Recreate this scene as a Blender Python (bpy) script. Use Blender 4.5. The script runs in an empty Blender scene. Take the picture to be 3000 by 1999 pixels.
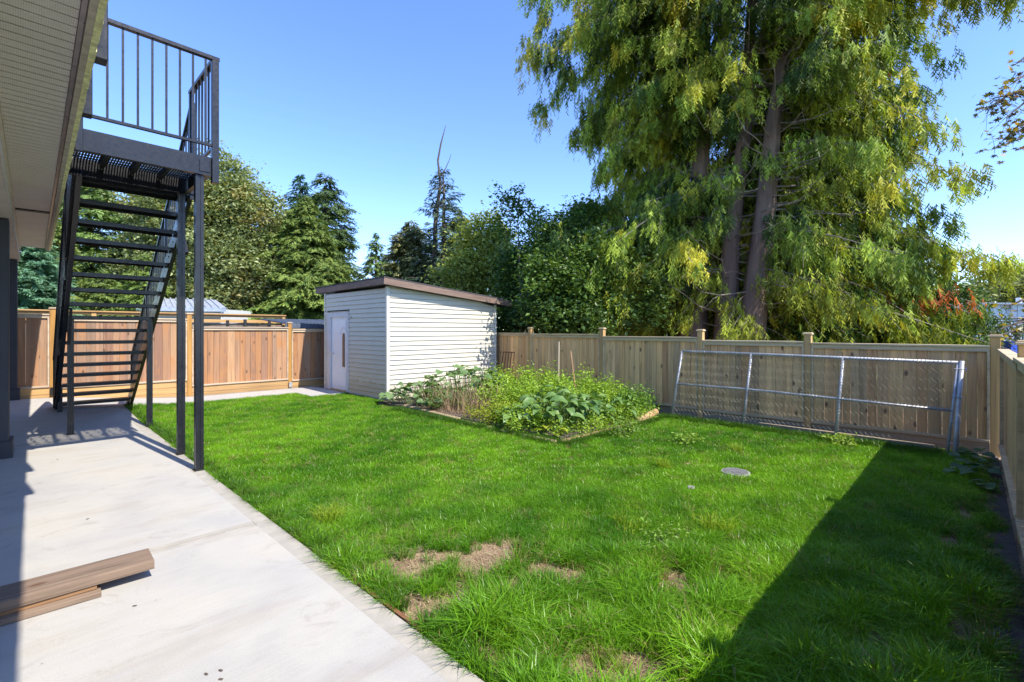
import bpy, math, random
import numpy as np
from mathutils import Vector, Matrix

random.seed(7)
rng = np.random.default_rng(11)
scene = bpy.context.scene
col = scene.collection
rad = math.radians

# ------------------------------------------------------------------ camera
FPX, CX, HY, EYE = 1394.0, 1500.0, 970.0, 1.5
YAW = math.atan((CX - 60.0) / FPX)
cam_d = bpy.data.cameras.new('camera')
cam_d.sensor_width = 36.0
cam_d.lens = FPX / 3000.0 * 36.0
cam_d.shift_y = -(999.5 - HY) / 3000.0
cam_d.clip_start = 0.05
cam_d.clip_end = 2000
cam = bpy.data.objects.new('camera', cam_d)
cam.location = (0, 0, EYE)
cam.rotation_euler = (rad(90), 0, -YAW)
col.objects.link(cam)
scene.camera = cam
FW = (math.sin(YAW), math.cos(YAW))
RT = (math.cos(YAW), -math.sin(YAW))

# ------------------------------------------------------------------ light
SUN = Vector((0.105, -1.0, 1.21)).normalized()
world = bpy.data.worlds.new('World')
scene.world = world
world.use_nodes = True
wn = world.node_tree
wn.nodes.clear()
sky = wn.nodes.new('ShaderNodeTexSky')
sky.sky_type = 'NISHITA'
sky.sun_disc = False
sky.sun_elevation = math.asin(SUN.z)
sky.sun_rotation = math.atan2(SUN.x, SUN.y)
sky.altitude = 600
sky.air_density = 1.0
sky.dust_density = 0.25
sky.ozone_density = 4.0
bgn = wn.nodes.new('ShaderNodeBackground')
bgn.inputs['Strength'].default_value = 0.15
wo = wn.nodes.new('ShaderNodeOutputWorld')
hs = wn.nodes.new('ShaderNodeHueSaturation')
hs.inputs['Saturation'].default_value = 1.12
hs.inputs['Hue'].default_value = 0.511
wn.links.new(sky.outputs[0], hs.inputs['Color'])
wn.links.new(hs.outputs[0], bgn.inputs['Color'])
wn.links.new(bgn.outputs[0], wo.inputs['Surface'])
sun_d = bpy.data.lights.new('sun', 'SUN')
sun_d.energy = 3.1
sun_d.angle = rad(0.5)
sun_d.color = (1.0, 0.93, 0.81)
sun = bpy.data.objects.new('sun', sun_d)
sun.rotation_euler = SUN.to_track_quat('Z', 'Y').to_euler()
sun.location = (0, -20, 30)
col.objects.link(sun)
scene.view_settings.view_transform = 'Standard'
scene.view_settings.look = 'None'
scene.view_settings.exposure = 1.41
scene.view_settings.gamma = 1.0
scene.view_settings.use_curve_mapping = False


# ------------------------------------------------------------------ helpers
def at(x, y, d):
    """a world point d metres in front of the camera, from photo coordinates"""
    u = (x - CX) / FPX * d
    return Vector((FW[0] * d + RT[0] * u, FW[1] * d + RT[1] * u, EYE + (HY - y) / FPX * d))


def sm(t):
    t = min(1.0, max(0.0, t))
    return t * t * (3 - 2 * t)


def gh(x, y):
    """height of the ground"""
    return 0.22 * sm((2.9 - x) / 3.0) * sm((y - 9.3) / 3.6)


def empty(name, label, cat, loc=(0, 0, 0), rz=0.0, group=None):
    o = bpy.data.objects.new(name, None)
    o.empty_display_size = 0.1
    o.location = loc
    o.rotation_euler = (0, 0, rz)
    col.objects.link(o)
    o['label'] = label
    o['category'] = cat
    if group:
        o['group'] = group
    return o


def tag(o, label, cat, group=None):
    o['label'] = label
    o['category'] = cat
    if group:
        o['group'] = group
    return o


def origin(p):
    o = Vector((0, 0, 0))
    while p is not None:
        o += Vector(p.location)
        p = p.parent
    return o


class MB:
    def __init__(s):
        s.v = []
        s.f = []

    def box(s, a, b, rz=0.0):
        a = Vector(a); b = Vector(b)
        c = (a + b) / 2; h = (b - a) / 2
        ca, sa = math.cos(rz), math.sin(rz)
        n = len(s.v)
        for dz in (-1, 1):
            for dx, dy in ((-1, -1), (1, -1), (1, 1), (-1, 1)):
                x, y = h.x * dx, h.y * dy
                s.v.append((c.x + x * ca - y * sa, c.y + x * sa + y * ca, c.z + h.z * dz))
        for f in ((3, 2, 1, 0), (4, 5, 6, 7), (0, 1, 5, 4), (1, 2, 6, 5), (2, 3, 7, 6), (3, 0, 4, 7)):
            s.f.append([n + i for i in f])
        return s

    def beam(s, p, q, w, h, up=(0, 0, 1)):
        """rectangular bar from p to q, w across, h along up"""
        p = Vector(p); q = Vector(q)
        d = (q - p).normalized()
        sd = d.cross(Vector(up))
        if sd.length < 1e-4:
            sd = Vector((1, 0, 0))
        sd.normalize()
        u = sd.cross(d).normalized()
        n = len(s.v)
        for e in (p, q):
            for a, b in ((-1, -1), (1, -1), (1, 1), (-1, 1)):
                s.v.append(tuple(e + sd * (a * w / 2) + u * (b * h / 2)))
        for f in ((0, 1, 2, 3), (7, 6, 5, 4), (4, 5, 1, 0), (5, 6, 2, 1), (6, 7, 3, 2), (7, 4, 0, 3)):
            s.f.append([n + i for i in f])
        return s

    def tube(s, pts, r, n=8, cap=True):
        pts = [Vector(p) for p in pts]
        if not hasattr(r, '__len__'):
            r = [r] * len(pts)
        b0 = len(s.v)
        a = None
        for i, p in enumerate(pts):
            if i == 0:
                d = pts[1] - p
            elif i == len(pts) - 1:
                d = p - pts[i - 1]
            else:
                d = pts[i + 1] - pts[i - 1]
            d.normalize()
            if a is None:
                a = d.cross(Vector((0.13, 0.27, 0.95)))
                if a.length < 0.15:
                    a = d.cross(Vector((1, 0, 0)))
            a = (a - d * a.dot(d)).normalized()
            b = d.cross(a)
            for k in range(n):
                t = 2 * math.pi * k / n
                s.v.append(tuple(p + (a * math.cos(t) + b * math.sin(t)) * r[i]))
        for i in range(len(pts) - 1):
            for k in range(n):
                s.f.append([b0 + i * n + k, b0 + i * n + (k + 1) % n, b0 + (i + 1) * n + (k + 1) % n, b0 + (i + 1) * n + k])
        if cap:
            s.f.append([b0 + k for k in range(n)][::-1])
            m = b0 + (len(pts) - 1) * n
            s.f.append([m + k for k in range(n)])
        return s

    def poly(s, pts):
        n = len(s.v)
        s.v += [tuple(p) for p in pts]
        s.f.append(list(range(n, n + len(pts))))
        return s

    def prism(s, pts, ext):
        """closed outline pts extruded by vector ext"""
        n = len(s.v); k = len(pts); e = Vector(ext)
        s.v += [tuple(Vector(p)) for p in pts] + [tuple(Vector(p) + e) for p in pts]
        s.f.append(list(range(n, n + k))[::-1])
        s.f.append(list(range(n + k, n + 2 * k)))
        for i in range(k):
            j = (i + 1) % k
            s.f.append([n + i, n + j, n + k + j, n + k + i])
        return s

    def build(s, name, mat, parent=None, smooth=False, bevel=0.0):
        m = bpy.data.meshes.new(name)
        off = origin(parent)
        m.from_pydata([tuple(Vector(v) - off) for v in s.v], [], s.f)
        m.materials.append(mat)
        if smooth:
            m.polygons.foreach_set('use_smooth', [True] * len(m.polygons))
        m.update()
        o = bpy.data.objects.new(name, m)
        col.objects.link(o)
        o.parent = parent
        if bevel:
            b = o.modifiers.new('bevel', 'BEVEL')
            b.width = bevel
            b.segments = 1
            b.limit_method = 'ANGLE'
        return o


def part(name, mesh, parent, loc, scale=(1, 1, 1), rot=(0, 0, 0)):
    o = bpy.data.objects.new(name, mesh)
    o.parent = parent
    o.location = Vector(loc) - origin(parent)
    o.scale = scale
    o.rotation_euler = rot
    col.objects.link(o)
    return o


def kids_of(o):
    o['kind'] = 'structure'
    return o


# ------------------------------------------------------------------ materials
def newmat(name):
    m = bpy.data.materials.new(name)
    m.use_nodes = True
    nt = m.node_tree
    return m, nt, nt.nodes['Principled BSDF']


def N(nt, t, **kw):
    n = nt.nodes.new(t)
    for k, v in kw.items():
        if k.startswith('i_'):
            n.inputs[k[2:].replace('_', ' ')].default_value = v
        else:
            setattr(n, k, v)
    return n


def ramp(nt, fac, stops):
    r = nt.nodes.new('ShaderNodeValToRGB')
    e = r.color_ramp.elements
    while len(e) < len(stops):
        e.new(0.5)
    for i, (p, c) in enumerate(stops):
        e[i].position = p
        e[i].color = (c[0], c[1], c[2], 1) if len(c) == 3 else c
    nt.links.new(fac, r.inputs[0])
    return r.outputs[0]


def mix(nt, a, b, fac, mode='MIX'):
    m = nt.nodes.new('ShaderNodeMix')
    m.data_type = 'RGBA'
    m.blend_type = mode
    for idx, v in ((6, a), (7, b), (0, fac)):
        if isinstance(v, (int, float)):
            m.inputs[idx].default_value = v
        elif isinstance(v, tuple):
            m.inputs[idx].default_value = (v[0], v[1], v[2], 1)
        else:
            nt.links.new(v, m.inputs[idx])
    return m.outputs[2]


def noise(nt, scale, detail=3.0, rough=0.55, vec=None, dist=0.0):
    n = nt.nodes.new('ShaderNodeTexNoise')
    n.inputs['Scale'].default_value = scale
    n.inputs['Detail'].default_value = detail
    n.inputs['Roughness'].default_value = rough
    n.inputs['Distortion'].default_value = dist
    if vec is not None:
        nt.links.new(vec, n.inputs['Vector'])
    return n.outputs[0]


def worldpos(nt, scale=(1, 1, 1), rand=True):
    g = nt.nodes.new('ShaderNodeNewGeometry')
    mp = nt.nodes.new('ShaderNodeMapping')
    mp.inputs['Scale'].default_value = scale
    if rand:
        oi = nt.nodes.new('ShaderNodeObjectInfo')
        ma = nt.nodes.new('ShaderNodeMath')
        ma.operation = 'MULTIPLY'
        ma.inputs[1].default_value = 71.0
        nt.links.new(oi.outputs['Random'], ma.inputs[0])
        cb = nt.nodes.new('ShaderNodeCombineXYZ')
        for i in range(3):
            nt.links.new(ma.outputs[0], cb.inputs[i])
        ad = nt.nodes.new('ShaderNodeVectorMath')
        ad.operation = 'ADD'
        nt.links.new(g.outputs['Position'], mp.inputs['Vector'])
        nt.links.new(mp.outputs[0], ad.inputs[0])
        nt.links.new(cb.outputs[0], ad.inputs[1])
        return ad.outputs[0]
    nt.links.new(g.outputs['Position'], mp.inputs['Vector'])
    return mp.outputs[0]


def bump(nt, bs, h, strength=0.3, dist=0.01):
    b = nt.nodes.new('ShaderNodeBump')
    b.inputs['Strength'].default_value = strength
    b.inputs['Distance'].default_value = dist
    nt.links.new(h, b.inputs['Height'])
    nt.links.new(b.outputs[0], bs.inputs['Normal'])


def wood(name, tones, grain=(22, 22, 1.1), knots=True, rough=0.75, hue_top=None, lo=0.62, hth=0.5):
    """grain = scale of the noise along each world axis (small = along the fibre)"""
    m, nt, bs = newmat(name)
    oi = nt.nodes.new('ShaderNodeObjectInfo')
    base = ramp(nt, oi.outputs['Random'], [(i / (len(tones) - 1), c) for i, c in enumerate(tones)])
    v = worldpos(nt, grain)
    g1 = noise(nt, 1.0, 5, 0.65, v, 0.6)
    streak = ramp(nt, g1, [(0.3, (lo, lo * .97, lo * .92)), (0.5, (0.95, 0.95, 0.95)), (0.72, (1.15, 1.1, 1.05))])
    c = mix(nt, base, streak, 0.85, 'MULTIPLY')
    v2 = worldpos(nt, tuple(g * 0.25 for g in grain))
    g2 = noise(nt, 1.0, 2, 0.5, v2)
    blot = ramp(nt, g2, [(0.35, (0.75, 0.72, 0.72)), (0.65, (1.1, 1.08, 1.02))])
    c = mix(nt, c, blot, 0.8, 'MULTIPLY')
    if hue_top:
        g3 = noise(nt, 2.6, 3, 0.6, worldpos(nt, (1, 1, 0.5)))
        f = ramp(nt, g3, [(hth, (0, 0, 0)), (hth + .16, (.85, .85, .85))])
        c = mix(nt, c, hue_top, f)
    if knots:
        k = nt.nodes.new('ShaderNodeTexVoronoi')
        k.inputs['Scale'].default_value = 1.0
        nt.links.new(worldpos(nt, tuple((6.0 if g > 5 else 3.2) for g in grain)), k.inputs['Vector'])
        kf = ramp(nt, k.outputs['Distance'], [(0.0, (1, 1, 1)), (0.10, (0.75, 0.75, 0.75)), (0.17, (0, 0, 0))])
        c = mix(nt, c, (0.10, 0.05, 0.025), kf)
    nt.links.new(c, bs.inputs['Base Color'])
    bs.inputs['Roughness'].default_value = rough
    bump(nt, bs, g1, 0.35, 0.004)
    return m


def metal(name, c, rough=0.38, metallic=0.0, c2=None, spec=0.5):
    m, nt, bs = newmat(name)
    v = worldpos(nt, (1, 1, 1), False)
    g = noise(nt, 9.0, 5, 0.6, v)
    cc = ramp(nt, g, [(0.3, tuple(x * 0.8 for x in c)), (0.7, c2 or tuple(min(1, x * 1.25) for x in c))])
    nt.links.new(cc, bs.inputs['Base Color'])
    bs.inputs['Metallic'].default_value = metallic
    rr = ramp(nt, noise(nt, 30.0, 4, 0.6, v), [(0.3, (rough * 0.8,) * 3), (0.7, (rough * 1.3,) * 3)])
    nt.links.new(rr, bs.inputs['Roughness'])
    bs.inputs['Specular IOR Level'].default_value = spec
    bump(nt, bs, noise(nt, 60, 3, 0.6, v), 0.08, 0.002)
    return m


def leafmat(name, transl=0.35, rough=0.5, attr='col', inst=False, gain=(1, 1, 1), spec=0.35):
    m = bpy.data.materials.new(name)
    m.use_nodes = True
    nt = m.node_tree
    bs = nt.nodes['Principled BSDF']
    a = nt.nodes.new('ShaderNodeAttribute')
    a.attribute_name = attr
    if inst:
        a.attribute_type = 'INSTANCER'
    c = mix(nt, a.outputs['Color'], gain, 1.0, 'MULTIPLY')
    nt.links.new(c, bs.inputs['Base Color'])
    bs.inputs['Roughness'].default_value = rough
    bs.inputs['Specular IOR Level'].default_value = spec
    tr = nt.nodes.new('ShaderNodeBsdfTranslucent')
    c2 = mix(nt, c, (1.25, 1.15, 0.5), 1.0, 'MULTIPLY')
    nt.links.new(c2, tr.inputs['Color'])
    ms = nt.nodes.new('ShaderNodeMixShader')
    ms.inputs[0].default_value = transl
    nt.links.new(bs.outputs[0], ms.inputs[1])
    nt.links.new(tr.outputs[0], ms.inputs[2])
    nt.links.new(ms.outputs[0], nt.nodes['Material Output'].inputs['Surface'])
    return m


def plain(name, c, rough=0.6, var=0.15, scale=6.0, bmp=0.1, rand=False):
    m, nt, bs = newmat(name)
    v = worldpos(nt, (1, 1, 1), rand)
    g = noise(nt, scale, 6, 0.62, v)
    cc = ramp(nt, g, [(0.3, tuple(x * (1 - var) for x in c)), (0.7, tuple(min(1, x * (1 + var)) for x in c))])
    nt.links.new(cc, bs.inputs['Base Color'])
    bs.inputs['Roughness'].default_value = rough
    if bmp:
        bump(nt, bs, noise(nt, scale * 12, 4, 0.6, v), bmp, 0.004)
    return m


M = {}
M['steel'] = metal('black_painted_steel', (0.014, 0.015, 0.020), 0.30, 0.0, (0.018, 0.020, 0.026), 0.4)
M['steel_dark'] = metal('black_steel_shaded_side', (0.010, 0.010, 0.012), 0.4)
M['galv'] = metal('galvanised_pipe', (0.38, 0.39, 0.41), 0.45, 0.35, (0.5, 0.51, 0.53))
M['wire'] = metal('galvanised_wire', (0.30, 0.30, 0.27), 0.5, 0.5)
M['bolt'] = metal('zinc_bolt', (0.6, 0.6, 0.58), 0.3, 0.9)
M['charcoal'] = plain('charcoal_column_paint', (0.035, 0.036, 0.045), 0.6, 0.12, 5.0, 0.25)
M['soffit'] = None
M['rust'] = plain('rusty_iron', (0.09, 0.035, 0.02), 0.8, 0.4, 30.0, 0.3)

# vented soffit
m, nt, bs = newmat('vented_soffit_vinyl')
v = worldpos(nt, (1, 1, 1), False)
vo = nt.nodes.new('ShaderNodeTexVoronoi')
vo.inputs['Scale'].default_value = 110.0
vo.inputs['Randomness'].default_value = 0.25
nt.links.new(v, vo.inputs['Vector'])
dots = ramp(nt, vo.outputs['Distance'], [(0.2, (0.45, 0.43, 0.42)), (0.34, (1, 1, 1))])
cc = ramp(nt, noise(nt, 3.0, 4, 0.6, v), [(0.3, (0.66, 0.61, 0.58)), (0.7, (0.73, 0.68, 0.65))])
nt.links.new(mix(nt, cc, dots, 0.75, 'MULTIPLY'), bs.inputs['Base Color'])
bs.inputs['Roughness'].default_value = 0.5
M['soffit'] = m
M['ceiling'] = plain('porch_ceiling_vinyl', (0.6, 0.54, 0.5), 0.55, 0.06, 4.0, 0)
M['trim'] = plain('beige_beam_trim', (0.58, 0.51, 0.46), 0.55, 0.10, 5.0, 0.1)
M['flashing'] = metal('bent_metal_flashing', (0.30, 0.27, 0.27), 0.32, 0.7)
M['fascia'] = plain('weathered_fascia_board', (0.42, 0.37, 0.32), 0.7, 0.3, 14.0, 0.3)
M['mossy'] = plain('mossy_drip_edge', (0.78, 0.74, 0.40), 0.85, 0.4, 22.0, 0.6)
M['dark'] = plain('dark_gap', (0.015, 0.014, 0.013), 0.9, 0.2, 5.0, 0)

# concrete
m, nt, bs = newmat('broomed_concrete')
v = worldpos(nt, (1, 1, 1), False)
big = ramp(nt, noise(nt, 0.9, 4, 0.6, v, 0.6), [(0.3, (0.365, 0.355, 0.345)), (0.5, (0.425, 0.41, 0.38)), (0.7, (0.45, 0.425, 0.375))])
mid = ramp(nt, noise(nt, 5.0, 6, 0.7, worldpos(nt, (1.0, 1.4, 1), False), 0.3), [(0.28, (0.90, 0.90, 0.90)), (0.55, (1.0, 1.0, 1.0)), (0.8, (1.05, 1.05, 1.05))])
c = mix(nt, big, mid, 0.55, 'MULTIPLY')
fine = ramp(nt, noise(nt, 160.0, 2, 0.5, v), [(0.3, (0.88, 0.88, 0.88)), (0.7, (1.06, 1.06, 1.06))])
c = mix(nt, c, fine, 0.8, 'MULTIPLY')
br = ramp(nt, noise(nt, 1.0, 3, 0.6, worldpos(nt, (2.0, 190, 1), False)), [(0.35, (0.93, 0.93, 0.93)), (0.65, (1.03, 1.03, 1.03))])
c = mix(nt, c, br, 0.8, 'MULTIPLY')
vo = nt.nodes.new('ShaderNodeTexVoronoi')
vo.inputs['Scale'].default_value = 5.0
nt.links.new(v, vo.inputs['Vector'])
pits = ramp(nt, vo.outputs['Distance'], [(0.0, (0.25, 0.2, 0.16)), (0.022, (0.45, 0.4, 0.36)), (0.03, (1, 1, 1))])
c = mix(nt, c, pits, 0.7, 'MULTIPLY')
# broad dried-mud smears running across the slab
sme = ramp(nt, noise(nt, 1.0, 3, 0.6, worldpos(nt, (0.7, 3.0, 1), False), 0.4), [(0.56, (1, 1, 1)), (0.66, (0.86, 0.80, 0.72)), (0.74, (1, 1, 1))])
c = mix(nt, c, sme, 0.45, 'MULTIPLY')
blt = ramp(nt, noise(nt, 2.4, 6, 0.75, v, 1.4), [(0.57, (1, 1, 1)), (0.66, (0.86, 0.84, 0.81)), (0.74, (0.97, 0.96, 0.95))])
c = mix(nt, c, blt, 0.9, 'MULTIPLY')
nt.links.new(c, bs.inputs['Base Color'])
bs.inputs['Roughness'].default_value = 0.85
bump(nt, bs, noise(nt, 1.0, 4, 0.65, worldpos(nt, (9, 260, 60), False)), 0.16, 0.003)
M['concrete'] = m
M['concrete_edge'] = plain('trowelled_concrete_edge', (0.36, 0.335, 0.295), 0.8, 0.14, 7.0, 0.12)

# soils
m, nt, bs = newmat('lawn_soil')
v = worldpos(nt, (1, 1, 1), False)
a = ramp(nt, noise(nt, 2.2, 5, 0.65, v), [(0.35, (0.20, 0.135, 0.085)), (0.55, (0.36, 0.25, 0.16)), (0.75, (0.45, 0.33, 0.215))])
b = ramp(nt, noise(nt, 60.0, 5, 0.7, v), [(0.3, (0.55, 0.5, 0.45)), (0.7, (1.15, 1.12, 1.05))])
nt.links.new(mix(nt, a, b, 0.85, 'MULTIPLY'), bs.inputs['Base Color'])
bs.inputs['Roughness'].default_value = 0.95
bump(nt, bs, noise(nt, 45, 6, 0.7, v), 0.9, 0.03)
M['soil'] = m
M['soil_dark'] = plain('damp_garden_soil', (0.09, 0.07, 0.055), 0.95, 0.45, 18.0, 0.9)
M['ground'] = plain('rough_ground', (0.07, 0.085, 0.035), 0.95, 0.4, 1.5, 0.6)
M['gravel'] = plain('gravel_strip', (0.26, 0.24, 0.21), 0.9, 0.5, 45.0, 0.9)

# woods
M['cedar_sun'] = wood('new_red_cedar_board', [(0.36, 0.205, 0.12), (0.42, 0.205, 0.09), (0.28, 0.185, 0.13), (0.45, 0.27, 0.15), (0.31, 0.17, 0.11), (0.40, 0.25, 0.16)],
                      hue_top=(0.42, 0.19, 0.07), hth=.53, lo=.55)
M['cedar_tan'] = wood('weathered_tan_cedar_board', [(0.70, 0.42, 0.185), (0.82, 0.52, 0.24), (0.52, 0.34, 0.17), (0.86, 0.55, 0.27), (0.58, 0.32, 0.145), (0.74, 0.46, 0.22), (0.45, 0.31, 0.17)],
                      hue_top=(0.40, 0.22, 0.11), hth=.60, lo=.5)
M['post_orange'] = wood('treated_post_orange', [(0.42, 0.22, 0.055), (0.46, 0.25, 0.07)], knots=False)
M['post_tan'] = wood('treated_post_tan', [(0.50, 0.31, 0.12), (0.55, 0.35, 0.15)], knots=False)
M['rail_x'] = wood('fence_rail_cedar', [(0.52, 0.42, 0.32), (0.56, 0.46, 0.35)], grain=(1.0, 20, 20), knots=False)
M['kick_x'] = wood('kickboard_yellow_cedar', [(0.50, 0.30, 0.12), (0.53, 0.34, 0.15)], grain=(1.0, 20, 20), knots=False)
M['rail_y'] = wood('fence_rail_weathered', [(0.54, 0.43, 0.27), (0.60, 0.48, 0.30)], grain=(20, 1.0, 20), knots=False)
M['kick_y'] = wood('kickboard_weathered', [(0.25, 0.21, 0.16), (0.28, 0.23, 0.17)], grain=(20, 1.0, 20), knots=False)
M['plank'] = wood('weathered_loose_plank', [(0.20, 0.148, 0.108), (0.235, 0.17, 0.125)], grain=(1.6, 48, 48), knots=True, lo=.35, rough=.9)
M['plank_edge'] = wood('weathered_plank_orange', [(0.26, 0.145, 0.07), (0.29, 0.165, 0.08)], grain=(2.0, 34, 34), knots=False)
M['timber_y'] = wood('bed_timber', [(0.42, 0.32, 0.18), (0.46, 0.35, 0.2)], grain=(24, 1.5, 24), knots=False)
M['timber_x'] = wood('bed_log', [(0.48, 0.31, 0.15), (0.5, 0.33, 0.17)], grain=(1.5, 24, 24), knots=False)
M['shed_fascia'] = wood('shed_fascia_board', [(0.20, 0.14, 0.115), (0.23, 0.16, 0.13)], grain=(2, 8, 22), knots=False)
M['stake'] = wood('pale_garden_stake', [(0.62, 0.52, 0.38), (0.66, 0.56, 0.42)], knots=False)
M['grey_wood'] = wood('old_grey_picket', [(0.25, 0.21, 0.18), (0.30, 0.25, 0.21), (0.21, 0.18, 0.16)])
M['bark'] = wood('cedar_bark', [(0.20, 0.145, 0.12), (0.235, 0.17, 0.14)], grain=(17, 17, 0.9), knots=False, rough=0.95)
M['bark_dark'] = plain('conifer_bark', (0.10, 0.08, 0.065), 0.95, 0.3, 8.0, 0.6)
M['twig'] = plain('pale_bare_twig', (0.26, 0.22, 0.185), 0.9, 0.3, 12.0, 0)

# shed
M['siding'] = plain('white_vinyl_siding', (0.57, 0.535, 0.445), 0.42, 0.04, 2.5, 0.03)
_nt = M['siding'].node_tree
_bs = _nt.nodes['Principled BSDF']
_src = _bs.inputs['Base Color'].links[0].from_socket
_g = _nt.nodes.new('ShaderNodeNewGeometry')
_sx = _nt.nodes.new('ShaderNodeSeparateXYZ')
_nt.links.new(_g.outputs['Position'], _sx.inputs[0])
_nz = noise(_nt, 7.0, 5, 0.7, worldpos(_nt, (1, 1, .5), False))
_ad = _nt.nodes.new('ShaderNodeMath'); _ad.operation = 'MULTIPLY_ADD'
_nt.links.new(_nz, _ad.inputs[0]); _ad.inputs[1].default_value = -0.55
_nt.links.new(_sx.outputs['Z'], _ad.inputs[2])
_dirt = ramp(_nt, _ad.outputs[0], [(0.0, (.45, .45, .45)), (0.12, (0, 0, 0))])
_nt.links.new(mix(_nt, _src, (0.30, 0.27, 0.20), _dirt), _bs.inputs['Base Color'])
M['siding_trim'] = plain('white_corner_trim', (0.62, 0.60, 0.54), 0.4, 0.03, 3.0, 0)
M['core'] = plain('siding_gap_shade', (0.10, 0.085, 0.07), 0.9, 0.1, 3.0, 0)  # dark tone stands in for the shade under each siding board
M['door'] = plain('white_door_paint', (0.78, 0.79, 0.82), 0.4, 0.03, 3.0, 0)
M['door_frame'] = plain('grey_white_door_frame', (0.55, 0.56, 0.60), 0.5, 0.08, 6.0, 0)
M['shingle'] = plain('dark_shed_roofing', (0.055, 0.05, 0.055), 0.85, 0.3, 25.0, 0.4)
m, nt, bs = newmat('door_glass')
bs.inputs['Base Color'].default_value = (0.10, 0.07, 0.05, 1)
bs.inputs['Roughness'].default_value = 0.15
M['glass'] = m
M['blue_metal'] = metal('blue_grey_metal_roof', (0.10, 0.125, 0.17), 0.45)
M['grey_metal'] = metal('light_grey_metal_roof', (0.42, 0.45, 0.50), 0.4, 0.3)
M['wall_pale'] = plain('pale_wall', (0.55, 0.57, 0.58), 0.7, 0.05, 2.0, 0)
M['wall_white'] = plain('white_wall', (0.66, 0.69, 0.76), 0.6, 0.04, 2.0, 0)
M['net'] = plain('black_netting', (0.03, 0.03, 0.032), 0.9, 0.3, 40.0, 0)
M['blue_tarp'] = plain('blue_plastic', (0.02, 0.07, 0.55), 0.35, 0.15, 4.0, 0.1)
M['white_pl'] = plain('white_plastic', (0.30, 0.29, 0.27), 0.6, 0.3, 25.0, 0.3)

M['grass'] = leafmat('grass_blade', 0.38, 0.36, 'tint', True, spec=.42)
M['cedar_leaf'] = leafmat('cedar_foliage', 0.26, 0.55, spec=0.2)
M['needle'] = leafmat('conifer_foliage', 0.15, 0.6)
M['leaf'] = leafmat('broad_leaf_foliage', 0.35, 0.42)
M['straw'] = leafmat('dry_stalk', 0.15, 0.8)


# ------------------------------------------------------------------ ground and paving
def grid_sheet(name, x0, x1, y0, y1, nx, ny, mat, dz=0.0, edge=0.0, parent=None, rough=0.0):
    mb = MB()
    for j in range(ny + 1):
        for i in range(nx + 1):
            x = x0 + (x1 - x0) * i / nx
            y = y0 + (y1 - y0) * j / ny
            r = rough * (math.sin(x * 3.1 + y * 1.7) * math.cos(y * 2.3 - x) + 0.6 * math.sin(x * 7.3) * math.sin(y * 6.1))
            mb.v.append((x, y, gh(x, y) + dz + r))
    w = nx + 1
    for j in range(ny):
        for i in range(nx):
            mb.f.append([j * w + i, j * w + i + 1, (j + 1) * w + i + 1, (j + 1) * w + i])
    if edge:
        n = len(mb.v)
        ring = [i for i in range(w)] + [j * w + nx for j in range(1, ny + 1)] + [ny * w + i for i in range(nx - 1, -1, -1)] + [j * w for j in range(ny - 1, 0, -1)]
        for k in ring:
            x, y, z = mb.v[k]
            mb.v.append((x, y, z - edge))
        L = len(ring)
        for k in range(L):
            mb.f.append([ring[k], n + k, n + (k + 1) % L, ring[(k + 1) % L]])
    return mb.build(name, mat, parent, smooth=not edge)


g = MB().poly([(-350, -350, -0.12), (400, -350, -0.12), (400, 400, -0.12), (-350, 400, -0.12)]).build('ground', M['ground'])
kids_of(g)
o = grid_sheet('soil', 1.30, 12.0, -0.9, 14.5, 110, 150, M['soil'], -0.03, rough=0.008)
kids_of(o)

# patio: slabs with recessed joints between them
PE = 1.37
joints = [-1.2, 3.99, 8.9, 12.72]
for a, b in zip(joints[:-1], joints[1:]):
    s = grid_sheet('patio_slab', -3.2, PE - 0.11, a + 0.064, b - 0.064, 12, 16, M['concrete'], 0.012, 0.13)
    kids_of(s)
    for (q0, q1) in ((a + .007, a + .0635), (b - .0635, b - .007)):
        kids_of(grid_sheet('patio_edge', -3.2, PE - 0.11, q0, q1, 12, 1, M['concrete_edge'], 0.010, 0.13))
    s = grid_sheet('patio_edge', PE - 0.108, PE, a + 0.007, b - 0.007, 2, 16, M['concrete_edge'], 0.010, 0.13)
    kids_of(s)
o = grid_sheet('patio_bed', -3.3, PE - 0.01, -1.3, 12.75, 12, 30, M['soil_dark'], -0.045)
kids_of(o)
o = grid_sheet('walkway', PE + 0.004, 5.46, 11.75, 12.62, 20, 4, M['concrete'], 0.012, 0.12)
kids_of(o)
o = grid_sheet('door_pad', 4.62, 5.46, 10.85, 11.746, 4, 4, M['concrete'], 0.012, 0.12)
kids_of(o)
o = grid_sheet('gravel_strip', -3.2, 5.5, 12.62, 14.0, 30, 6, M['gravel'], -0.006, rough=0.006)
kids_of(o)
o = MB().beam((PE + 0.018, 1.98, -0.03), (PE + 0.018, 2.68, -0.03), 0.022, 0.09).build('edging_board', wood('edging_board', [(0.22, 0.10, 0.045), (0.25, 0.12, 0.05)], grain=(24, 1, 24), knots=False))
tag(o, 'short rusty brown edging board along the patio edge near the bare soil', 'edging board')

# garden bed soil
o = MB().box((5.12, 4.05, -0.2), (8.02, 8.8, 0.05)).build('garden_bed_soil', M['soil_dark'])
kids_of(o)
o = grid_sheet('fence_side_soil', 6.2, 8.2, -0.22, 0.05, 20, 4, M['soil_dark'], -0.012, rough=0.006)
kids_of(o)
o = grid_sheet('side_soil_strip', 2.6, 6.2, -0.22, -0.08, 20, 4, M['soil_dark'], -0.012, rough=0.006)
kids_of(o)

# ------------------------------------------------------------------ shed
SH = empty('garden_shed', 'white sided shed with a sloping dark roof at the end of the lawn', 'shed', (5.49, 9.06, 0))
A = Vector((5.49, 9.06)); B = Vector((8.60, 8.93))
Lf = 12.03 - 9.06


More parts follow.
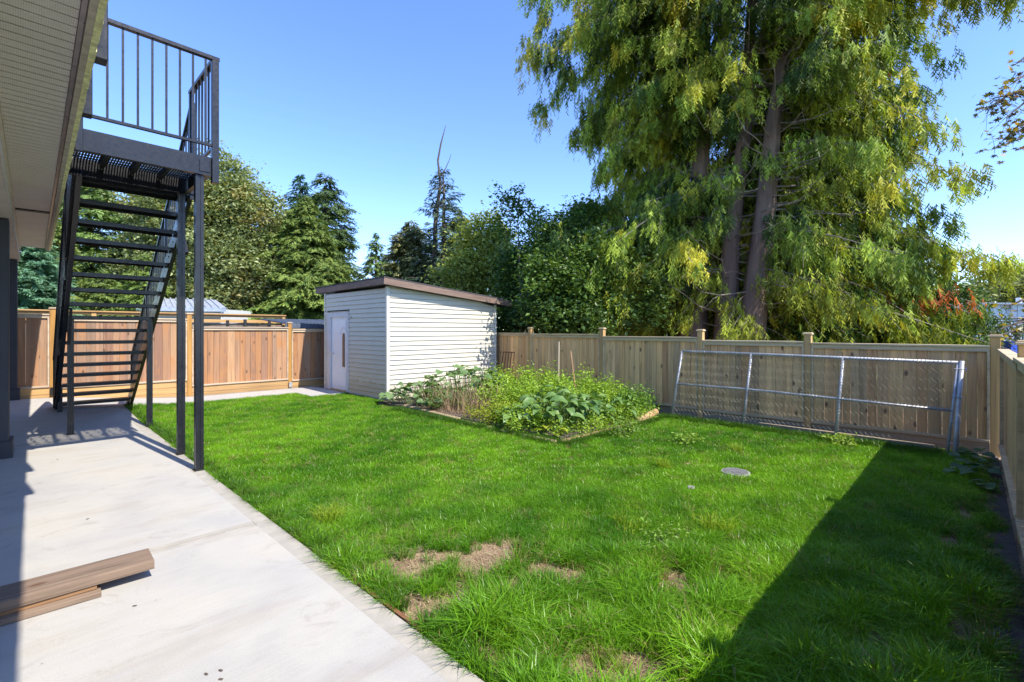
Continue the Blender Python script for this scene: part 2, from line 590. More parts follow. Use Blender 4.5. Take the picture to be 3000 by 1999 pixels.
def side_pt(t, z, out=0.0):
    d = (B - A)
    n = Vector((d.y, -d.x)).normalized()
    p = A + d * t + n * out
    return (p.x, p.y, z)


def top_z(t):
    return 2.47 - 0.29 * t


D2 = (B - A).length
nrm = Vector(((B - A).y, -(B - A).x)).normalized()
# inner walls; their dark colour paints shadow lines into the siding gaps
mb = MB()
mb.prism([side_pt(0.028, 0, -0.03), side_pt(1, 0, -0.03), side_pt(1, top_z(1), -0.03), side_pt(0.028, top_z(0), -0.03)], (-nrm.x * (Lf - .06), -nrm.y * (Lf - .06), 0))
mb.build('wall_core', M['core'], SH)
SP = 0.1045
i = 0
z = 0.03
while z < 2.5:
    zt = z + SP
    # long wall facing the lawn; boards end where the roof slope cuts them
    tm = 1.0 if zt < top_z(1) else max(0.0, (2.47 - zt) / 0.29)
    tm2 = 1.0 if z < top_z(1) else max(0.0, (2.47 - z) / 0.29)
    if tm2 > 0.02:
        a0 = 0.02; b1 = min(0.985, tm); b2 = min(0.985, tm2)
        if b1 < a0:
            b1 = a0 + 0.001
        P = [side_pt(a0, z, 0.022), side_pt(b2, z, 0.022), side_pt(b1, zt - .004, 0.000), side_pt(a0, zt - .004, 0.000),
             side_pt(a0, z, 0.002), side_pt(b2, z, 0.002), side_pt(b1, zt - .004, -0.006), side_pt(a0, zt - .004, -0.006)]
        mb = MB()
        mb.v = P
        mb.f = [[0, 1, 2, 3], [4, 5, 1, 0], [1, 5, 6, 2], [4, 0, 3, 7], [3, 2, 6, 7], [7, 6, 5, 4]]
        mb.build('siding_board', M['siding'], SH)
    # front wall with the door
    if z < 2.40:
        segs = [(9.10, 12.0)]
        if z < 1.98:
            segs = [(9.10, 10.74), (11.90, 12.0)]
        for (y0, y1) in segs:
            ztt = min(zt, 2.46)
            ztt -= .004
            P = [(5.470, y0, z), (5.470, y1, z), (5.489, y1, ztt), (5.489, y0, ztt),
                 (5.49, y0, z), (5.49, y1, z), (5.494, y1, ztt), (5.494, y0, ztt)]
            mb = MB()
            mb.v = P
            mb.f = [[0, 3, 2, 1], [4, 0, 1, 5], [1, 2, 6, 5], [4, 7, 3, 0], [3, 7, 6, 2], [7, 4, 5, 6]]
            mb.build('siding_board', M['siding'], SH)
    z += SP
mb = MB()
mb.box((5.468, 9.035, 0), (5.545, 9.10, 2.46))
mb.build('corner_trim', M['siding_trim'], SH, bevel=0.004)
mb = MB()
mb.beam(side_pt(0.993, 0, 0.01), side_pt(0.993, top_z(1), 0.01), 0.06, 0.05, up=(0, 1, 0))
mb.build('corner_trim', M['siding_trim'], SH)
MB().box((5.465, 12.0, 0), (5.53, 12.05, 2.46)).build('corner_trim', M['siding_trim'], SH)
# door
dr = MB().box((5.505, 10.86, 0.05), (5.53, 11.70, 1.84)).build('door', M['door'], SH)
MB().box((5.497, 10.94, 1.45), (5.506, 11.62, 1.78)).build('door_panel', M['door'], dr, bevel=0.003)
MB().box((5.497, 10.94, 0.14), (5.506, 11.62, 0.46)).build('door_panel', M['door'], dr, bevel=0.003)
mb = MB()
cy, w = 11.06, 0.055
pts = [(5.494, cy - w, 0.62), (5.494, cy + w, 0.62), (5.494, cy + w, 1.38)]
for k in range(1, 6):
    t = math.pi * k / 6
    pts.append((5.494, cy + w * math.cos(t), 1.38 + w * 1.2 * math.sin(t)))
pts.append((5.494, cy - w, 1.38))
mb.prism(pts, (0.012, 0, 0))
mb.build('window_pane', M['glass'], dr)
mb = MB()
for k in range(9):
    t0 = math.pi * k / 9; t1 = math.pi * (k + 1) / 9
    mb.beam((5.496, cy + 0.16 * math.cos(t0), 1.42 + 0.16 * math.sin(t0)), (5.496, cy + 0.16 * math.cos(t1), 1.42 + 0.16 * math.sin(t1)), 0.01, 0.008, up=(1, 0, 0))
mb.build('arched_moulding', M['door_frame'], dr)
MB().tube([(5.50, 11.60, 0.93), (5.45, 11.60, 0.93)], 0.012, 8).tube([(5.455, 11.60, 0.93), (5.43, 11.60, 0.93)], 0.028, 10).build('door_knob', M['bolt'], dr)
mb = MB().box((5.470, 10.745, 0.02), (5.505, 10.86, 1.84)).box((5.470, 11.70, 0.02), (5.505, 11.895, 1.84)).box((5.470, 10.745, 1.84), (5.505, 11.895, 1.965))
mb.build('door_frame', M['door_frame'], SH, bevel=0.003)
MB().box((5.462, 10.735, 1.967), (5.488, 11.905, 1.985)).build('drip_cap', M['flashing'], SH)
MB().box((5.45, 10.86, 0.015), (5.53, 11.70, 0.048)).build('sill', M['kick_x'], SH)
MB().box((5.468, 9.105, -0.02), (5.49, 10.74, 0.03)).build('foundation', M['concrete_edge'], SH)
MB().tube([(5.478, 10.62, 1.83), (5.455, 10.62, 1.83)], 0.012, 6).build('hook', M['steel_dark'], SH)
# roof: sloping slab with fascia boards
OUT = 0.20


def roof_pt(t, s, z):  # t along the long wall, s across (0 = lawn side)
    d = (B - A)
    p = A + d * t + nrm * (OUT - s * (Lf + OUT + 0.55))
    return (p.x, p.y, z)


t0, t1 = -0.058, 1.13


def rz_(t):
    return 2.47 - 0.29 * t


mb = MB()
P = []
for (t, s) in ((t0, 0), (t1, 0), (t1, 1), (t0, 1)):
    P.append(roof_pt(t, s, rz_(t) + 0.135))
for (t, s) in ((t0, 0), (t1, 0), (t1, 1), (t0, 1)):
    P.append(roof_pt(t, s, rz_(t) + 0.165))
mb.v = [tuple(p) for p in P]
mb.f = [[3, 2, 1, 0], [4, 5, 6, 7], [0, 1, 5, 4], [1, 2, 6, 5], [2, 3, 7, 6], [3, 0, 4, 7]]
mb.build('roof_covering', M['shingle'], SH)
mb = MB()
P = [roof_pt(t, s, rz_(t) + e) for e in (0.004, 0.02) for (t, s) in ((t0 + .012, 0.01), (t1 - .01, 0.01), (t1 - .01, 0.99), (t0 + .012, 0.99))]
mb.v = [tuple(p) for p in P]
mb.f = [[3, 2, 1, 0], [4, 5, 6, 7], [0, 1, 5, 4], [1, 2, 6, 5], [2, 3, 7, 6], [3, 0, 4, 7]]
mb.build('eave_soffit', M['steel_dark'], SH)
MB().beam(roof_pt(t0, 0.004, rz_(t0) + 0.066), roof_pt(0.93, 0.004, rz_(0.93) + 0.066), 0.03, 0.13).build('fascia_board', M['shed_fascia'], SH)
MB().beam(roof_pt(0.932, 0.004, rz_(0.932) + 0.066), roof_pt(t1, 0.004, rz_(t1) + 0.066), 0.03, 0.13).build('fascia_board', M['shed_fascia'], SH)
MB().beam(roof_pt(t0 + .004, 0.012, rz_(t0) + 0.066), roof_pt(t0 + .004, 0.99, rz_(t0) + 0.066), 0.03, 0.13).build('fascia_board', M['shed_fascia'], SH)
MB().beam(roof_pt(t1 - .004, 0.012, rz_(t1) + 0.066), roof_pt(t1 - .004, 0.99, rz_(t1) + 0.066), 0.03, 0.13).build('fascia_board', M['shed_fascia'], SH)


# ------------------------------------------------------------------ fences
def bevelled_board():
    mb = MB()
    b = 0.06
    pts = [(-.5 + b, -.5, 0), (.5 - b, -.5, 0), (.5, -.5 + 3 * b, 0), (.5, .5, 0), (-.5, .5, 0), (-.5, -.5 + 3 * b, 0)]
    mb.prism(pts, (0, 0, 1))
    m = bpy.data.meshes.new('board')
    m.from_pydata(mb.v, [], mb.f)
    return m


def fence_run(th, posts, tops, bots, mb_board, rail, kick, postm, side, bw=0.125, kickb=None, capm=None, face_drop=0.0, post_h=0.10, rows=None):
    """posts: list of (x, y); boards fill between; side = unit normal toward the yard"""
    board = bevelled_board()
    board.materials.append(mb_board)
    sd = Vector((side[0], side[1], 0))
    for i, (px, py) in enumerate(posts):
        if rows and not rows[i][0]:
            continue
        zt = max(tops[i - 1] if i > 0 else 0, tops[i] if i < len(tops) else 0) + post_h
        zb = gh(px, py) - 0.1
        c = Vector((px, py, 0)) - sd * 0.01
        p = MB().box((c.x - .046, c.y - .046, zb), (c.x + .046, c.y + .046, zt)).build('post', postm, th, bevel=0.004)
        q = MB().box((c.x - .062, c.y - .062, zt), (c.x + .062, c.y + .062, zt + 0.022))
        q.box((c.x - .052, c.y - .052, zt + .022), (c.x + .052, c.y + .052, zt + 0.034))
        q.build('post_cap', rail, p, bevel=0.004)
    for i in range(len(posts) - 1):
        a = Vector((*posts[i], 0)); b = Vector((*posts[i + 1], 0))
        d = (b - a).normalized()
        a2 = a + d * 0.05; b2 = b - d * 0.05
        L = (b2 - a2).length
        zt, zb = tops[i], bots[i]
        ang = math.atan2(d.y, d.x)
        # top rail cap, under rail, bottom rail, kickboards
        MB().beam(a2 + Vector((0, 0, zt - .012)) + sd * .012, b2 + Vector((0, 0, zt - .012)) + sd * .012, 0.10, 0.026).build('top_rail', rail, th, bevel=0.003)
        MB().beam(a2 + Vector((0, 0, zt - .055)) + sd * .030, b2 + Vector((0, 0, zt - .055)) + sd * .030, 0.022, 0.052).build('upper_trim', rail, th)
        MB().beam(a2 + Vector((0, 0, zb + .02)) + sd * .022, b2 + Vector((0, 0, zb + .02)) + sd * .022, 0.055, 0.034).build('bottom_rail', rail, th, bevel=0.003)
        gz = min(gh(a.x, a.y), gh(b.x, b.y)) - 0.03
        k = zb - 0.002
        while k > gz + 0.02:
            k2 = max(gz - 0.04, k - 0.135)
            MB().beam(a2 + Vector((0, 0, (k + k2) / 2)) + sd * .006, b2 + Vector((0, 0, (k + k2) / 2)) + sd * .006, 0.03, k - k2 - 0.006).build('kickboard', kick, th)
            k = k2
        for e in (a2 + d * .012, b2 - d * .012):
            MB().beam(e + Vector((0, 0, zb + .037)) + sd * .02, e + Vector((0, 0, zt - .03)) + sd * .02, 0.024, 0.04, up=(-d.y, d.x, 0)).build('side_trim', rail, th)
        n = max(2, round((L - 0.04) / bw))
        ws = [random.uniform(0.75, 1.25) for _ in range(n)]
        tot = sum(ws); x = 0.022
        for w_ in ws:
            w = w_ / tot * (L - 0.044)
            c = a2 + d * (x + w / 2)
            c = c + sd * random.uniform(-0.004, 0.004)
            zz = zb + 0.03
            part('board', board, th, (c.x, c.y, zz), (w - 0.0035, 0.018, zt - .03 - zz), (0, random.uniform(-.002, .002), ang if (sd.x * math.sin(ang) - sd.y * math.cos(ang)) > 0 else ang + math.pi))
            x += w


# left fence, in the sun
LY = 12.95
F1 = empty('cedar_fence', 'sunlit orange cedar board fence behind the stairs and left of the shed', 'fence', (2.8, LY, 0))
fence_run(F1, [(-1.75, LY), (0.44, LY), (2.70, LY), (4.94, LY), (6.9, LY)], [1.83, 1.78, 1.60, 1.555], [0.40, 0.36, 0.215, 0.17],
          M['cedar_sun'], M['rail_x'], M['kick_x'], M['post_orange'], (0, -1), bw=0.135)
MB().box((0.40, LY - .075, 0.25), (0.48, LY - .058, 0.40)).build('post_bracket', M['steel_dark'], F1)
MB().box((4.90, LY - .075, 0.02), (4.98, LY - .058, 0.16)).build('post_bracket', M['galv'], F1)

# back fence
BP = [(8.26, -0.20), (8.20, 1.77), (8.16, 3.37), (8.24, 5.42), (8.46, 7.58), (8.80, 9.3)]
F2 = empty('cedar_fence', 'weathered tan cedar board fence behind the chain-link panel and garden bed', 'fence', (8.2, 4.0, 0))
fence_run(F2, BP, [1.325, 1.345, 1.395, 1.435, 1.455], [0.13, 0.13, 0.14, 0.16, 0.18],
          M['cedar_tan'], M['rail_y'], M['kick_y'], M['post_tan'], (-1, 0), bw=0.115)
# right fence
F3 = empty('cedar_fence', 'tan cedar board fence running towards the viewer along the shaded right side', 'fence', (5.0, -0.25, 0))
fence_run(F3, [(8.14, -0.27), (5.02, -0.27), (2.3, -0.27), (0.6, -0.27)], [1.285, 1.31, 1.31], [0.12, 0.12, 0.12],
          M['cedar_tan'], M['rail_y'], M['kick_y'], M['post_tan'], (0, 1), bw=0.14, rows=[(0,), (1,), (1,), (1,)], post_h=0.09)

# neighbour fence behind the left fence
NF = empty('neighbour_fence', 'taller pale picket fence with an open top rail behind the left cedar fence', 'fence', (2.0, 15.5, 0))
bd = bevelled_board(); bd.materials.append(M['grey_wood'])
x = -3.0
while x < 5.7:
    part('picket', bd, NF, (x + .07, 15.52, 0.1), (0.135, 0.02, 1.62))
    x += 0.14
for xx in (-3.0, -0.9, 1.25, 3.4, 5.72):
    MB().box((xx - .045, 15.45, 0), (xx + .045, 15.54, 1.98)).build('post', M['kick_x'], NF)
MB().box((-3.05, 15.42, 1.965), (5.78, 15.56, 1.995)).build('top_rail', M['kick_x'], NF)
MB().box((-3.0, 15.47, 1.90), (5.72, 15.50, 1.962)).build('upper_trim', M['kick_x'], NF)
MB().box((-3.0, 15.465, 1.74), (5.72, 15.505, 1.83)).build('mid_rail', M['kick_x'], NF)

# trampoline behind the fence
TR = empty('trampoline', 'black netted trampoline top showing over the left fence', 'trampoline', (4.1, 14.4, 0))
mb = MB()
NT = 28
ring = [(4.05 + 0.85 * math.cos(2 * math.pi * k / NT), 14.3 + 0.75 * math.sin(2 * math.pi * k / NT)) for k in range(NT)]
for k in range(NT):
    (x0, y0), (x1, y1) = ring[k], ring[(k + 1) % NT]
    for j in range(6):
        zz = 1.45 + 0.045 * j
        mb.tube([(x0, y0, zz), (x1, y1, zz)], 0.003, 3, False)
    for s in range(4):
        xx = x0 + (x1 - x0) * s / 4; yy = y0 + (y1 - y0) * s / 4
        mb.tube([(xx, yy, 0.8), (xx, yy, 1.70)], 0.003, 3, False)
o = mb.build('net', M['net'], TR)
mb = MB()
for k in range(0, NT, 7):
    x0, y0 = ring[k]
    MB().tube([(x0, y0, 0), (x0, y0, 1.76)], 0.022, 7).build('pole', M['galv'], TR)
    MB().tube([(x0, y0, 1.50), (x0, y0, 1.80)], 0.04, 8).build('foam_sleeve', M['net'], TR)
rim = [(x, y, 1.71 - 0.05 * abs(math.sin(k * math.pi / 7))) for k, (x, y) in enumerate(ring)]
MB().tube(rim + [rim[0]], 0.014, 5, False).build('rim', M['net'], TR)
MB().tube([(x, y, 0.8) for x, y in ring] + [(ring[0][0], ring[0][1], 0.8)], 0.03, 6, False).build('frame', M['galv'], TR)

# low metal roof behind fence by the shed
LR = empty('lean_to', 'low lean-to with a blue-grey corrugated metal roof just behind the fence by the shed', 'lean-to', (6.0, 14.2, 0))
mb = MB()
prof = []
xx = 5.02; up = 0
while xx < 7.9:
    mb.beam((xx, 13.35, 1.715), (xx, 15.3, 1.86), 0.055, 0.022)
    xx += 0.10
mb.build('roof_rib', M['blue_metal'], LR)
MB().beam((6.45, 13.35, 1.695), (6.45, 15.3, 1.84), 2.95, 0.016).build('roof_sheet', M['blue_metal'], LR)
MB().box((4.97, 13.31, 1.58), (7.93, 13.345, 1.70)).build('gutter', M['blue_metal'], LR)
MB().box((5.1, 13.5, 0), (7.8, 15.2, 1.58)).build('wall', M['grey_wood'], LR)

# distant neighbour house with metal roof
NH = empty('neighbour_garage', 'low grey garage with a light metal roof beyond the left fence', 'garage', tuple(at(570, 1040, 17.5)))
c0 = at(405, 905, 17.5); c1 = at(655, 905, 16.9)
rp = [at(400, 873, 18.4), at(633, 879, 18.0), at(662, 902, 16.9), at(398, 899, 17.2)]
back = Vector((FW[0] * 3, FW[1] * 3, 0))
mb = MB()
mb.poly(rp)
mb.poly([rp[0], rp[1], rp[1] + back * .5 - Vector((0, 0, .6)), rp[0] + back * .5 - Vector((0, 0, .6))])
mb.poly([p - Vector((0, 0, .06)) for p in rp][::-1])
mb.poly([rp[3], rp[2], rp[2] - Vector((0, 0, .14)), rp[3] - Vector((0, 0, .14))])
mb.build('roof', M['grey_metal'], NH)
for k in range(1, 14):
    t = k / 14
    p = rp[0].lerp(rp[1], t) + Vector((0, 0, .02)); q = rp[3].lerp(rp[2], t) + Vector((0, 0, .02))
    MB().beam(p, q, 0.05, 0.05).build('roof_seam', M['grey_metal'], NH)
q0 = at(400, 902, 17.5); q1 = at(648, 906, 17.3)
dn = Vector((0, 0, q0.z + .1))
mb = MB()
mb.prism([q0, q1, Vector((q1.x, q1.y, 0)), Vector((q0.x, q0.y, 0))], (FW[0] * 2, FW[1] * 2, 0))
mb.build('wall', M['wall_pale'], NH)
e0 = at(398, 917, 16.9); e1 = at(640, 921, 16.8)
MB().beam(e0, e1, 0.35, 0.06).build('porch_roof', M['wall_white'], NH)
p = at(651, 905, 17.05)
MB().tube([p, (p.x, p.y, 0)], 0.05, 6).build('downpipe', M['wall_white'], NH)

# white house far right
WH = empty('white_house', 'pale sided house glimpsed past the cedars above the right end of the fence', 'house', tuple(at(2950, 1050, 24)))
w0 = at(2770, 893, 24); w1 = at(3160, 893, 22)
mb = MB()
mb.prism([w0, w1, Vector((w1.x, w1.y, 0)), Vector((w0.x, w0.y, 0))], (FW[0] * 5, FW[1] * 5, 0))
mb.build('wall', M['wall_white'], WH)
MB().beam(w0 + Vector((0, 0, .05)), w1 + Vector((0, 0, .05)), 0.3, 0.08).build('eave', M['grey_metal'], WH)
v_ = at(2985, 880, 23.5)
MB().tube([v_ - Vector((0, 0, .2)), v_ + Vector((0, 0, .12))], 0.12, 8).build('roof_vent', M['wall_white'], WH)
d = (w1 - w0).normalized()
mb = MB()
k = 0.3
while k < (w1 - w0).length:
    p = w0 + d * k - Vector((FW[0] * .015, FW[1] * .015, 0))
    mb.beam(p, (p.x, p.y, 0.5), 0.03, 0.03, up=(FW[0], FW[1], 0))
    k += 0.3
mb.build('siding_rib', M['wall_white'], WH)
# garden arch frame
GF = empty('gazebo_frame', 'black bent metal gazebo frame in front of the pale house on the right', 'gazebo frame', tuple(at(2960, 1100, 15)))
a0 = at(2886, 936, 15); a1 = at(3140, 930, 14.6); a2_ = at(2862, 1010, 15)
MB().tube([a0, at(3000, 933, 14.8), a1], 0.028, 6).build('roof_bar', M['steel_dark'], GF)
MB().tube([a0, at(2876, 945, 15), a2_, (a2_.x, a2_.y, 0)], 0.025, 6).build('leg', M['steel_dark'], GF)
b_ = at(3130, 1010, 14.6)
MB().tube([a1, b_, (b_.x, b_.y, 0)], 0.025, 6).build('leg', M['steel_dark'], GF)
MB().tube([at(2892, 941, 14.98), at(2950, 944, 14.9), at(3000, 938, 14.8)], 0.02, 5).build('brace', M['steel_dark'], GF)
for xx in (2920, 2952):
    MB().tube([at(xx, 942, 14.9), at(xx + (4 if xx < 2930 else -5), 950, 14.9), at(xx + (12 if xx < 2930 else -3), 958, 14.9), at(xx + (10 if xx < 2930 else 2), 972, 14.9)], 0.018, 5).build('scroll', M['steel_dark'], GF)
o = MB().tube([at(2700, 966, 18), at(2850, 966.5, 18), at(3150, 966, 18)], 0.012, 4).build('overhead_wire', M['steel_dark'])
tag(o, 'thin dark wire stretched in front of the pale house on the right', 'wire')
p = at(2880, 1003, 13)
BT = MB()
for (xa, xb, ya) in ((2808, 2838, 992), (2842, 2930, 996)):
    pa = at(xa, ya, 13); pb = at(xb, ya + 3, 13)
    BT.prism([pa, pb, Vector((pb.x, pb.y, 0.4)), Vector((pa.x, pa.y, 0.4))], (FW[0] * 1.0, FW[1] * 1.0, 0))
o = BT.build('covered_pool', M['blue_tarp'])
tag(o, 'bright blue plastic cover peeping over the right end of the back fence', 'plastic cover')
BT = MB()
pa = at(2962, 1000, 11); pb = at(3060, 1006, 11)
BT.prism([pa, pb, Vector((pb.x, pb.y, 0.4)), Vector((pa.x, pa.y, 0.4))], (FW[0] * .8, FW[1] * .8, 0))
o = BT.build('blue_bin', M['blue_tarp'])
tag(o, 'blue plastic bin showing in the gap right of the corner post', 'bin')

# ------------------------------------------------------------------ stairs and landing
ST = empty('exterior_stairs', 'tall black steel stairs with a railed landing beside the house', 'stairs', (0.95, 8.0, 0))
S, SD = M['steel'], M['steel_dark']
LX0, LX1, LYN, LYF, LZ = 0.33, 1.43, 5.90, 6.93, 3.37


def sbox(name, a, b, mat=S, bev=0.003):
    return MB().box(a, b).build(name, mat, ST, bevel=bev)


# landing frame: near channel, far channel, ends
def channel_x(y, face):
    mb = MB()
    mb.box((LX0, y, LZ - .19), (LX1, y + face * .008, LZ) if face > 0 else (LX1, y, LZ))
    return mb


mb = MB()
mb.box((LX0, LYN, LZ - .20), (LX1, LYN + .008, LZ)).box((LX0, LYN + .008, LZ - .20), (LX1, LYN + .05, LZ - .192)).box((LX0, LYN + .008, LZ - .008), (LX1, LYN + .05, LZ))
mb.build('landing_beam', S, ST)
mb = MB()
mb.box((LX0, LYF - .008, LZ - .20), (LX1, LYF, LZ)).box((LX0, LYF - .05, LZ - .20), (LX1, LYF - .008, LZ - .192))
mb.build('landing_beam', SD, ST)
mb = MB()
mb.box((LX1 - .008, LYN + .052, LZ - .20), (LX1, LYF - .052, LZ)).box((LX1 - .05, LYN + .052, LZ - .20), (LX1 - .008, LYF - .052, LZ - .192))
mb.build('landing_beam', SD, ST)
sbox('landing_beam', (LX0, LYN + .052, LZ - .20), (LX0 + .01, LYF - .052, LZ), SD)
sbox('end_plate', (LX1 - .11, LYN - .008, LZ - .17), (LX1 - .015, LYN - .001, LZ - .05))
for xj in (0.62, 0.88, 1.14):
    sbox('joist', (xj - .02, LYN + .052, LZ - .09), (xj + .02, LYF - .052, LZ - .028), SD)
mb = MB()
xx = LX0 + .02
while xx < LX1 - .02:
    mb.box((xx, LYN + .012, LZ - .026), (xx + .012, LYF - .012, LZ - .006))
    xx += 0.024
for yy in np.arange(LYN + .1, LYF - .05, .1):
    mb.box((LX0 + .015, yy, LZ - .0265), (LX1 - .015, yy + .01, LZ - .012))
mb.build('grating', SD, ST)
for yy in (5.98, 6.88):
    MB().box((0.20, yy - .04, LZ - .17), (0.36, yy + .04, LZ - .03)).build('wall_bracket', SD, ST)
    MB().tube([(0.30, yy - .05, LZ - .1), (0.30, yy - .06, LZ - .1)], 0.012, 6).build('bolt', M['bolt'], ST)


# support posts (grooved square tube)
def grooved_post(x, y, z0, z1, w=0.07, mat=S):
    h = w / 2; gr = 0.008
    pr = [(-h, -h), (-gr, -h), (-gr, -h + gr), (gr, -h + gr), (gr, -h), (h, -h), (h, -gr), (h - gr, -gr), (h - gr, gr), (h, gr), (h, h), (-h, h), (-h, gr), (-h + gr, gr), (-h + gr, -gr), (-h, -gr)]
    mb = MB().prism([(x + a, y + b, z0) for a, b in pr], (0, 0, z1 - z0))
    o = mb.build('support_post', mat, ST)
    MB().box((x - h - .012, y - h - .012, z0 - .002), (x + h + .012, y + h + .012, z0 + .008)).build('base_plate', SD, o)
    return o


grooved_post(1.33, 5.96, 0.014, LZ - .21, 0.075)
grooved_post(1.35, 6.885, 0.014, LZ - .21, 0.075)
grooved_post(1.40, 9.22, 0.02, 1.72)
grooved_post(0.50, 9.30, 0.02, 1.72)
grooved_post(0.47, 11.2, 0.08, 0.55, 0.06)

# stringers
XL, XR = 0.46, 1.44
YT, ZT, YB, ZB = 6.95, 3.28, 11.62, 0.14
sl = Vector((0, YB - YT, ZB - ZT)).normalized()
for xx in (XL, XR):
    s_ = 1 if xx > 1 else -1
    mb = MB().beam((xx, YT, ZT), (xx, YB, ZB), 0.008, 0.24)
    un = Vector((0, sl.z, -sl.y)) * (-1)
    for e in (-.116, .116):
        off = un * e
        mb.beam(Vector((xx + s_ * .024, YT, ZT)) + off, Vector((xx + s_ * .024, YB, ZB)) + off, 0.04, 0.008)
    st = mb.build('stringer', S, ST)
    b = MB()
    for k in range(18):
        t = (k + .5) / 18
        p = Vector((xx, YT, ZT)).lerp(Vector((xx, YB, ZB)), t)
        for dy in (-.06, .06):
            b.tube([(xx - .012, p.y + dy, p.z - dy * .66), (xx + .012, p.y + dy, p.z - dy * .66)], 0.011, 6)
    b.build('bolts', M['bolt'], st)
    q = MB().box((xx - .03, YB - .10, 0.085), (xx + .03, YB + .06, 0.16)).build('foot', SD, st)
# treads
NTR = 17
tread = MB()
hw = (XR - XL) / 2 - 0.008
tread.box((-hw, -.13, -.004), (hw, .13, .004)).box((-hw, -.13, -.045), (hw, -.124, -.004)).box((-hw, .124, -.045), (hw, .13, -.004))
for yy in (-.09, -.045, 0, .045, .09):
    tread.box((-hw + .02, yy - .008, .004), (hw - .02, yy + .008, .008))
tm = bpy.data.meshes.new('tread')
tm.from_pydata(tread.v, [], tread.f)
tm.materials.append(M['steel'])
for k in range(NTR):
    z = LZ - (k + 1) * (LZ - .05) / (NTR + 1)
    t = (ZT - z + .02) / (ZT - ZB)
    y = YT + (YB - YT) * t
    part('tread', tm, ST, ((XL + XR) / 2, y, z))
# braces under the stringers
MB().beam((0.48, 9.30, 1.30), (0.48, 8.85, 1.80), 0.03, 0.05).build('brace', S, ST)
MB().beam((1.42, 6.93, 2.45), (1.42, 7.30, 2.92), 0.03, 0.05).build('brace', S, ST)

# guards
GT = 4.44


def rail(name, p, q, w, h):
    return MB().beam(p, q, w, h).build(name, S, ST, bevel=0.003)


GX = 1.465
sbox('guard_post', (GX - .032, LYN - .035, LZ - .27), (GX + .032, LYN + .035, GT - .02))
sbox('guard_post', (GX - .022, LYF - .03, LZ - .25), (GX + .022, LYF + .02, GT - .02))
rail('top_rail', (0.36, LYN - .005, GT), (GX + .04, LYN - .005, GT), 0.055, 0.04)
rail('top_rail', (GX, LYN + .03, GT), (GX, LYF + .02, GT), 0.055, 0.04)
rail('bottom_rail', (0.40, LYN - .005, 3.50), (GX - .03, LYN - .005, 3.50), 0.03, 0.03)
rail('bottom_rail', (GX, LYN + .036, 3.50), (GX, LYF - .03, 3.50), 0.03, 0.03)
sbox('guard_post', (0.345, LYN - .035, LZ - .22), (0.40, LYN + .02, GT - .02))
for k in range(9):
    x = 0.40 + (GX - .03 - 0.40) * (k + .5) / 9
    MB().box((x - .009, LYN - .014, 3.515), (x + .009, LYN + .004, GT - .02)).build('baluster', S, ST)
for k in range(7):
    y = LYN + .04 + (LYF - LYN - .07) * (k + .5) / 7
    MB().box((GX - .009, y - .009, 3.515), (GX + .009, y + .009, GT - .02)).build('baluster', S, ST)
# stair guards, both sides
for xx in (XL - .045, XR + .045):
    off = 0.98
    rail('handrail', (xx, LYF + .02, LZ + off - .02), (xx, YB - .05, ZB + off - .12), 0.05, 0.035)
    rail('lower_rail', (xx, LYF + .02, LZ + .16), (xx, YB - .05, ZB + .14), 0.025, 0.03)
    n = 34
    for k in range(n):
        t = (k + .5) / n
        y = LYF + .02 + (YB - .05 - LYF - .02) * t
        z0 = LZ + .16 + (ZB + .14 - LZ - .16) * t
        z1 = LZ + off - .02 + (ZB + off - .12 - LZ - off + .02) * t
        MB().box((xx - .008, y - .008, z0), (xx + .008, y + .008, z1 - .02)).build('baluster', S, ST)
    for t in (0.0, 0.33, 0.66, 1.0):
        y = LYF + .02 + (YB - .05 - LYF - .02) * t
        z0 = ZT + (ZB - ZT) * t - .08
        z1 = LZ + off - .02 + (ZB + off - .12 - LZ - off + .02) * t
        MB().box((xx - .02, y - .02, max(z0, .12)), (xx + .02, y + .02, z1 - .01)).build('guard_post', S, ST)

# ------------------------------------------------------------------ house edge: deck, soffit, beam, columns
HS = empty('house', 'dark house corner with a beige soffit, fascia edge and square charcoal columns', 'house', (0, 0, 0), -math.atan(0.0122))
H = HS
for (y0, nm) in ((3.05, 0), (8.09, 1), (12.62, 2)):
    zz = gh(-.2, y0 + .2)
    c_ = MB().box((-.555, y0 + .03, zz - .02), (-.195, y0 + .39, 2.815)).build('column', M['charcoal'], H, bevel=0.006)
    MB().box((-.59, y0, zz - .03), (-.160, y0 + .42, zz + .21)).build('column_base', M['charcoal'], c_, bevel=0.006)
MB().box((-.50, -1.0, 2.82), (-.178, 13.05, 3.13)).build('beam', M['trim'], H)
MB().box((-.176, -1.0, 2.82), (-.164, 13.05, 2.94)).build('beam_trim', M['trim'], H)
MB().box((-.176, -1.0, 3.04), (-.158, 12.98, 3.098)).build('beam_trim', M['trim'], H)
MB().box((-.53, -1.0, 2.808), (-.45, 13.05, 2.819)).build('beam_trim', M['trim'], H)
MB().box((-3.0, -1.0, 2.88), (-.502, 13.0, 2.93)).build('porch_ceiling', M['ceiling'], H)
MB().box((-3.2, -1.0, 3.13), (0.186, 12.98, 3.36)).build('deck', M['dark'], H)
MB().box((-3.3, -1.0, 0), (-3.0, 13.0, 6.0)).build('wall', M['wall_pale'], H)
y = 0.35
sb = MB().box((-.158, 0, 0), (0.166, 0.0875, 0.012))
sbm = bpy.data.meshes.new('soffit_board')
sbm.from_pydata(sb.v, [], sb.f)
sbm.materials.append(M['soffit'])
MB().box((-.16, -1.0, 3.118), (0.168, 12.97, 3.129)).build('soffit_backing', M['dark'], H)
while y < 12.9:
    if not (8.93 < y + .05 < 9.1):
        part('soffit_board', sbm, H, (0, y, 3.100))
    y += 0.0985
